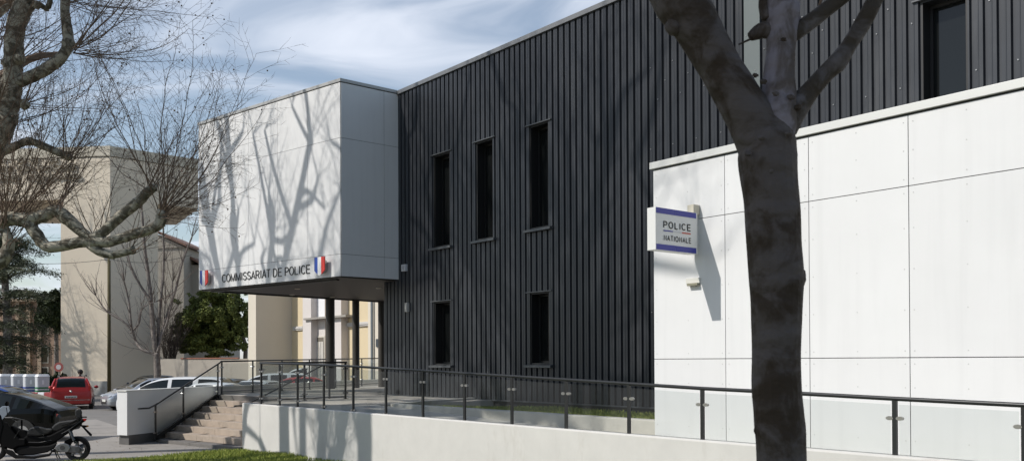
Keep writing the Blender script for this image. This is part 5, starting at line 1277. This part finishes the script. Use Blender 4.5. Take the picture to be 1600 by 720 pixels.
# front: screen, fairing, bars, mirrors
sheet([(-28, 690), (-22, 660), (-8, 640), (2, 648), (6, 664), (0, 690), (-8, 700)], -.2, .2, 'front_fairing', M_sb, bevel=.03)
sheet([(-20, 652), (4, 634), (14, 634), (16, 641), (4, 655), (-8, 662)], -.19, .19, 'windscreen', mat('tinted_screen', (.30, .34, .40), .08, .1), bevel=.01)
sheet([(0, 676), (12, 681), (14, 685), (10, 687), (0, 684)], -.178, -.165, 'side_badge', mat('badge_grey', (.45, .45, .43), .3), bevel=.002)
b = MB(); b.tube([s3(10, 652, -.3), s3(16, 650, -.15), s3(20, 654, 0), s3(16, 650, .15), s3(10, 652, .3)], .014, 8); b.build('handlebar', M_trim, sct)
for dy in (-.3, .3): MB().tube([s3(8, 652, dy), s3(20, 652, dy*1.1), s3(40, 656, dy*1.1)], [.018, .017, .008], 8).build('brake_lever', M_trim, sct)
for dy in (-.28, .28):
    b = MB(); b.tube([s3(12, 650, dy), s3(10, 636, dy*1.2)], .008, 6); b.ball(s3(11, 630, dy*1.25), .075, 10, 7, sq=(.35, 1.1, .8)); b.build('mirror', M_sb, sct, smooth=True)
b = MB(); b.tube([s3(34, 652, .12), s3(34, 684, .12)], .02, 8); b.build('steering_column', M_sb, sct)
b = MB(); b.tube([s3(80, 704, .17), s3(104, 702, .19), s3(136, 694, .2)], [.03, .055, .05], 12); b.build('exhaust', M_alu, sct)

# ------------------------------------------------------------------ person behind the red car
pp = gp(125.5, 49.5); ps_ = thing('person', pp, 'dark-haired person in dark clothes standing behind the red people carrier', 'person')
def skin(name, joints, edges, m_, parent, sub=2, root=0):
    me = bpy.data.meshes.new(name); me.from_pydata([j[0] for j in joints], edges, []); o = bpy.data.objects.new(name, me); C.objects.link(o); o.parent = parent
    md = o.modifiers.new('skin', 'SKIN'); sd_ = me.skin_vertices[0] if me.skin_vertices else None
    if not me.skin_vertices:
        bpy.context.view_layer.objects.active = o
    lay = me.skin_vertices[0].data
    for i, j in enumerate(joints): lay[i].radius = (j[1], j[1]*(j[2] if len(j) > 2 else 1)); lay[i].use_root = (i == root)
    o.modifiers.new('sub', 'SUBSURF').levels = sub; o.modifiers['sub'].render_levels = sub
    me.materials.append(m_); return o
js_ = [((0, 0, .98), .15, .8), ((0, 0, 1.2), .14, .75), ((0, 0, 1.40), .16, .7), ((0, 0, 1.48), .06), ((0, -.01, 1.56), .055), ((0, -.01, 1.66), .088, 1.1), ((0, -.01, 1.73), .07, 1.1),
       ((.17, 0, 1.42), .06), ((.22, .02, 1.15), .045), ((.23, -.03, .90), .035), ((.235, -.05, .80), .035), ((-.17, 0, 1.42), .06), ((-.22, .02, 1.15), .045), ((-.23, -.03, .90), .035), ((-.235, -.05, .80), .035),
       ((.10, 0, .90), .10), ((.11, 0, .50), .065), ((.11, .02, .10), .045), ((.12, -.12, .04), .04), ((-.10, 0, .90), .10), ((-.11, 0, .50), .065), ((-.11, .02, .10), .045), ((-.12, -.12, .04), .04)]
ed = [(0, 1), (1, 2), (2, 3), (3, 4), (4, 5), (5, 6), (2, 7), (7, 8), (8, 9), (9, 10), (2, 11), (11, 12), (12, 13), (13, 14), (0, 15), (15, 16), (16, 17), (17, 18), (0, 19), (19, 20), (20, 21), (21, 22)]
try:
    skin('body', js_, ed, mat('dark_clothing', (.03, .03, .04), .85), ps_)
except Exception as e_:
    print('skin', e_)
hb = MB(); hb.ball((0, .0, 1.71), .145, 12, 9, sq=(1, 1.05, 1.0)); hb.build('hair', mat('dark_hair', (.012, .009, .008), .7), ps_, local=True, smooth=True)
fb_ = MB(); fb_.ball((0, -.045, 1.655), .088, 12, 9, sq=(.85, .9, 1.15)); fb_.ball((0, -.128, 1.645), .018, 6, 5); fb_.build('face', mat('skin_tone', (.42, .26, .19), .6), ps_, local=True, smooth=True)
bpy.context.view_layer.update()
for o in bpy.data.objects:
    if '_o' in o: del o['_o']
sc.cycles.use_denoising = True
sc.cycles.transparent_max_bounces = 24
sc.cycles.max_bounces = 8
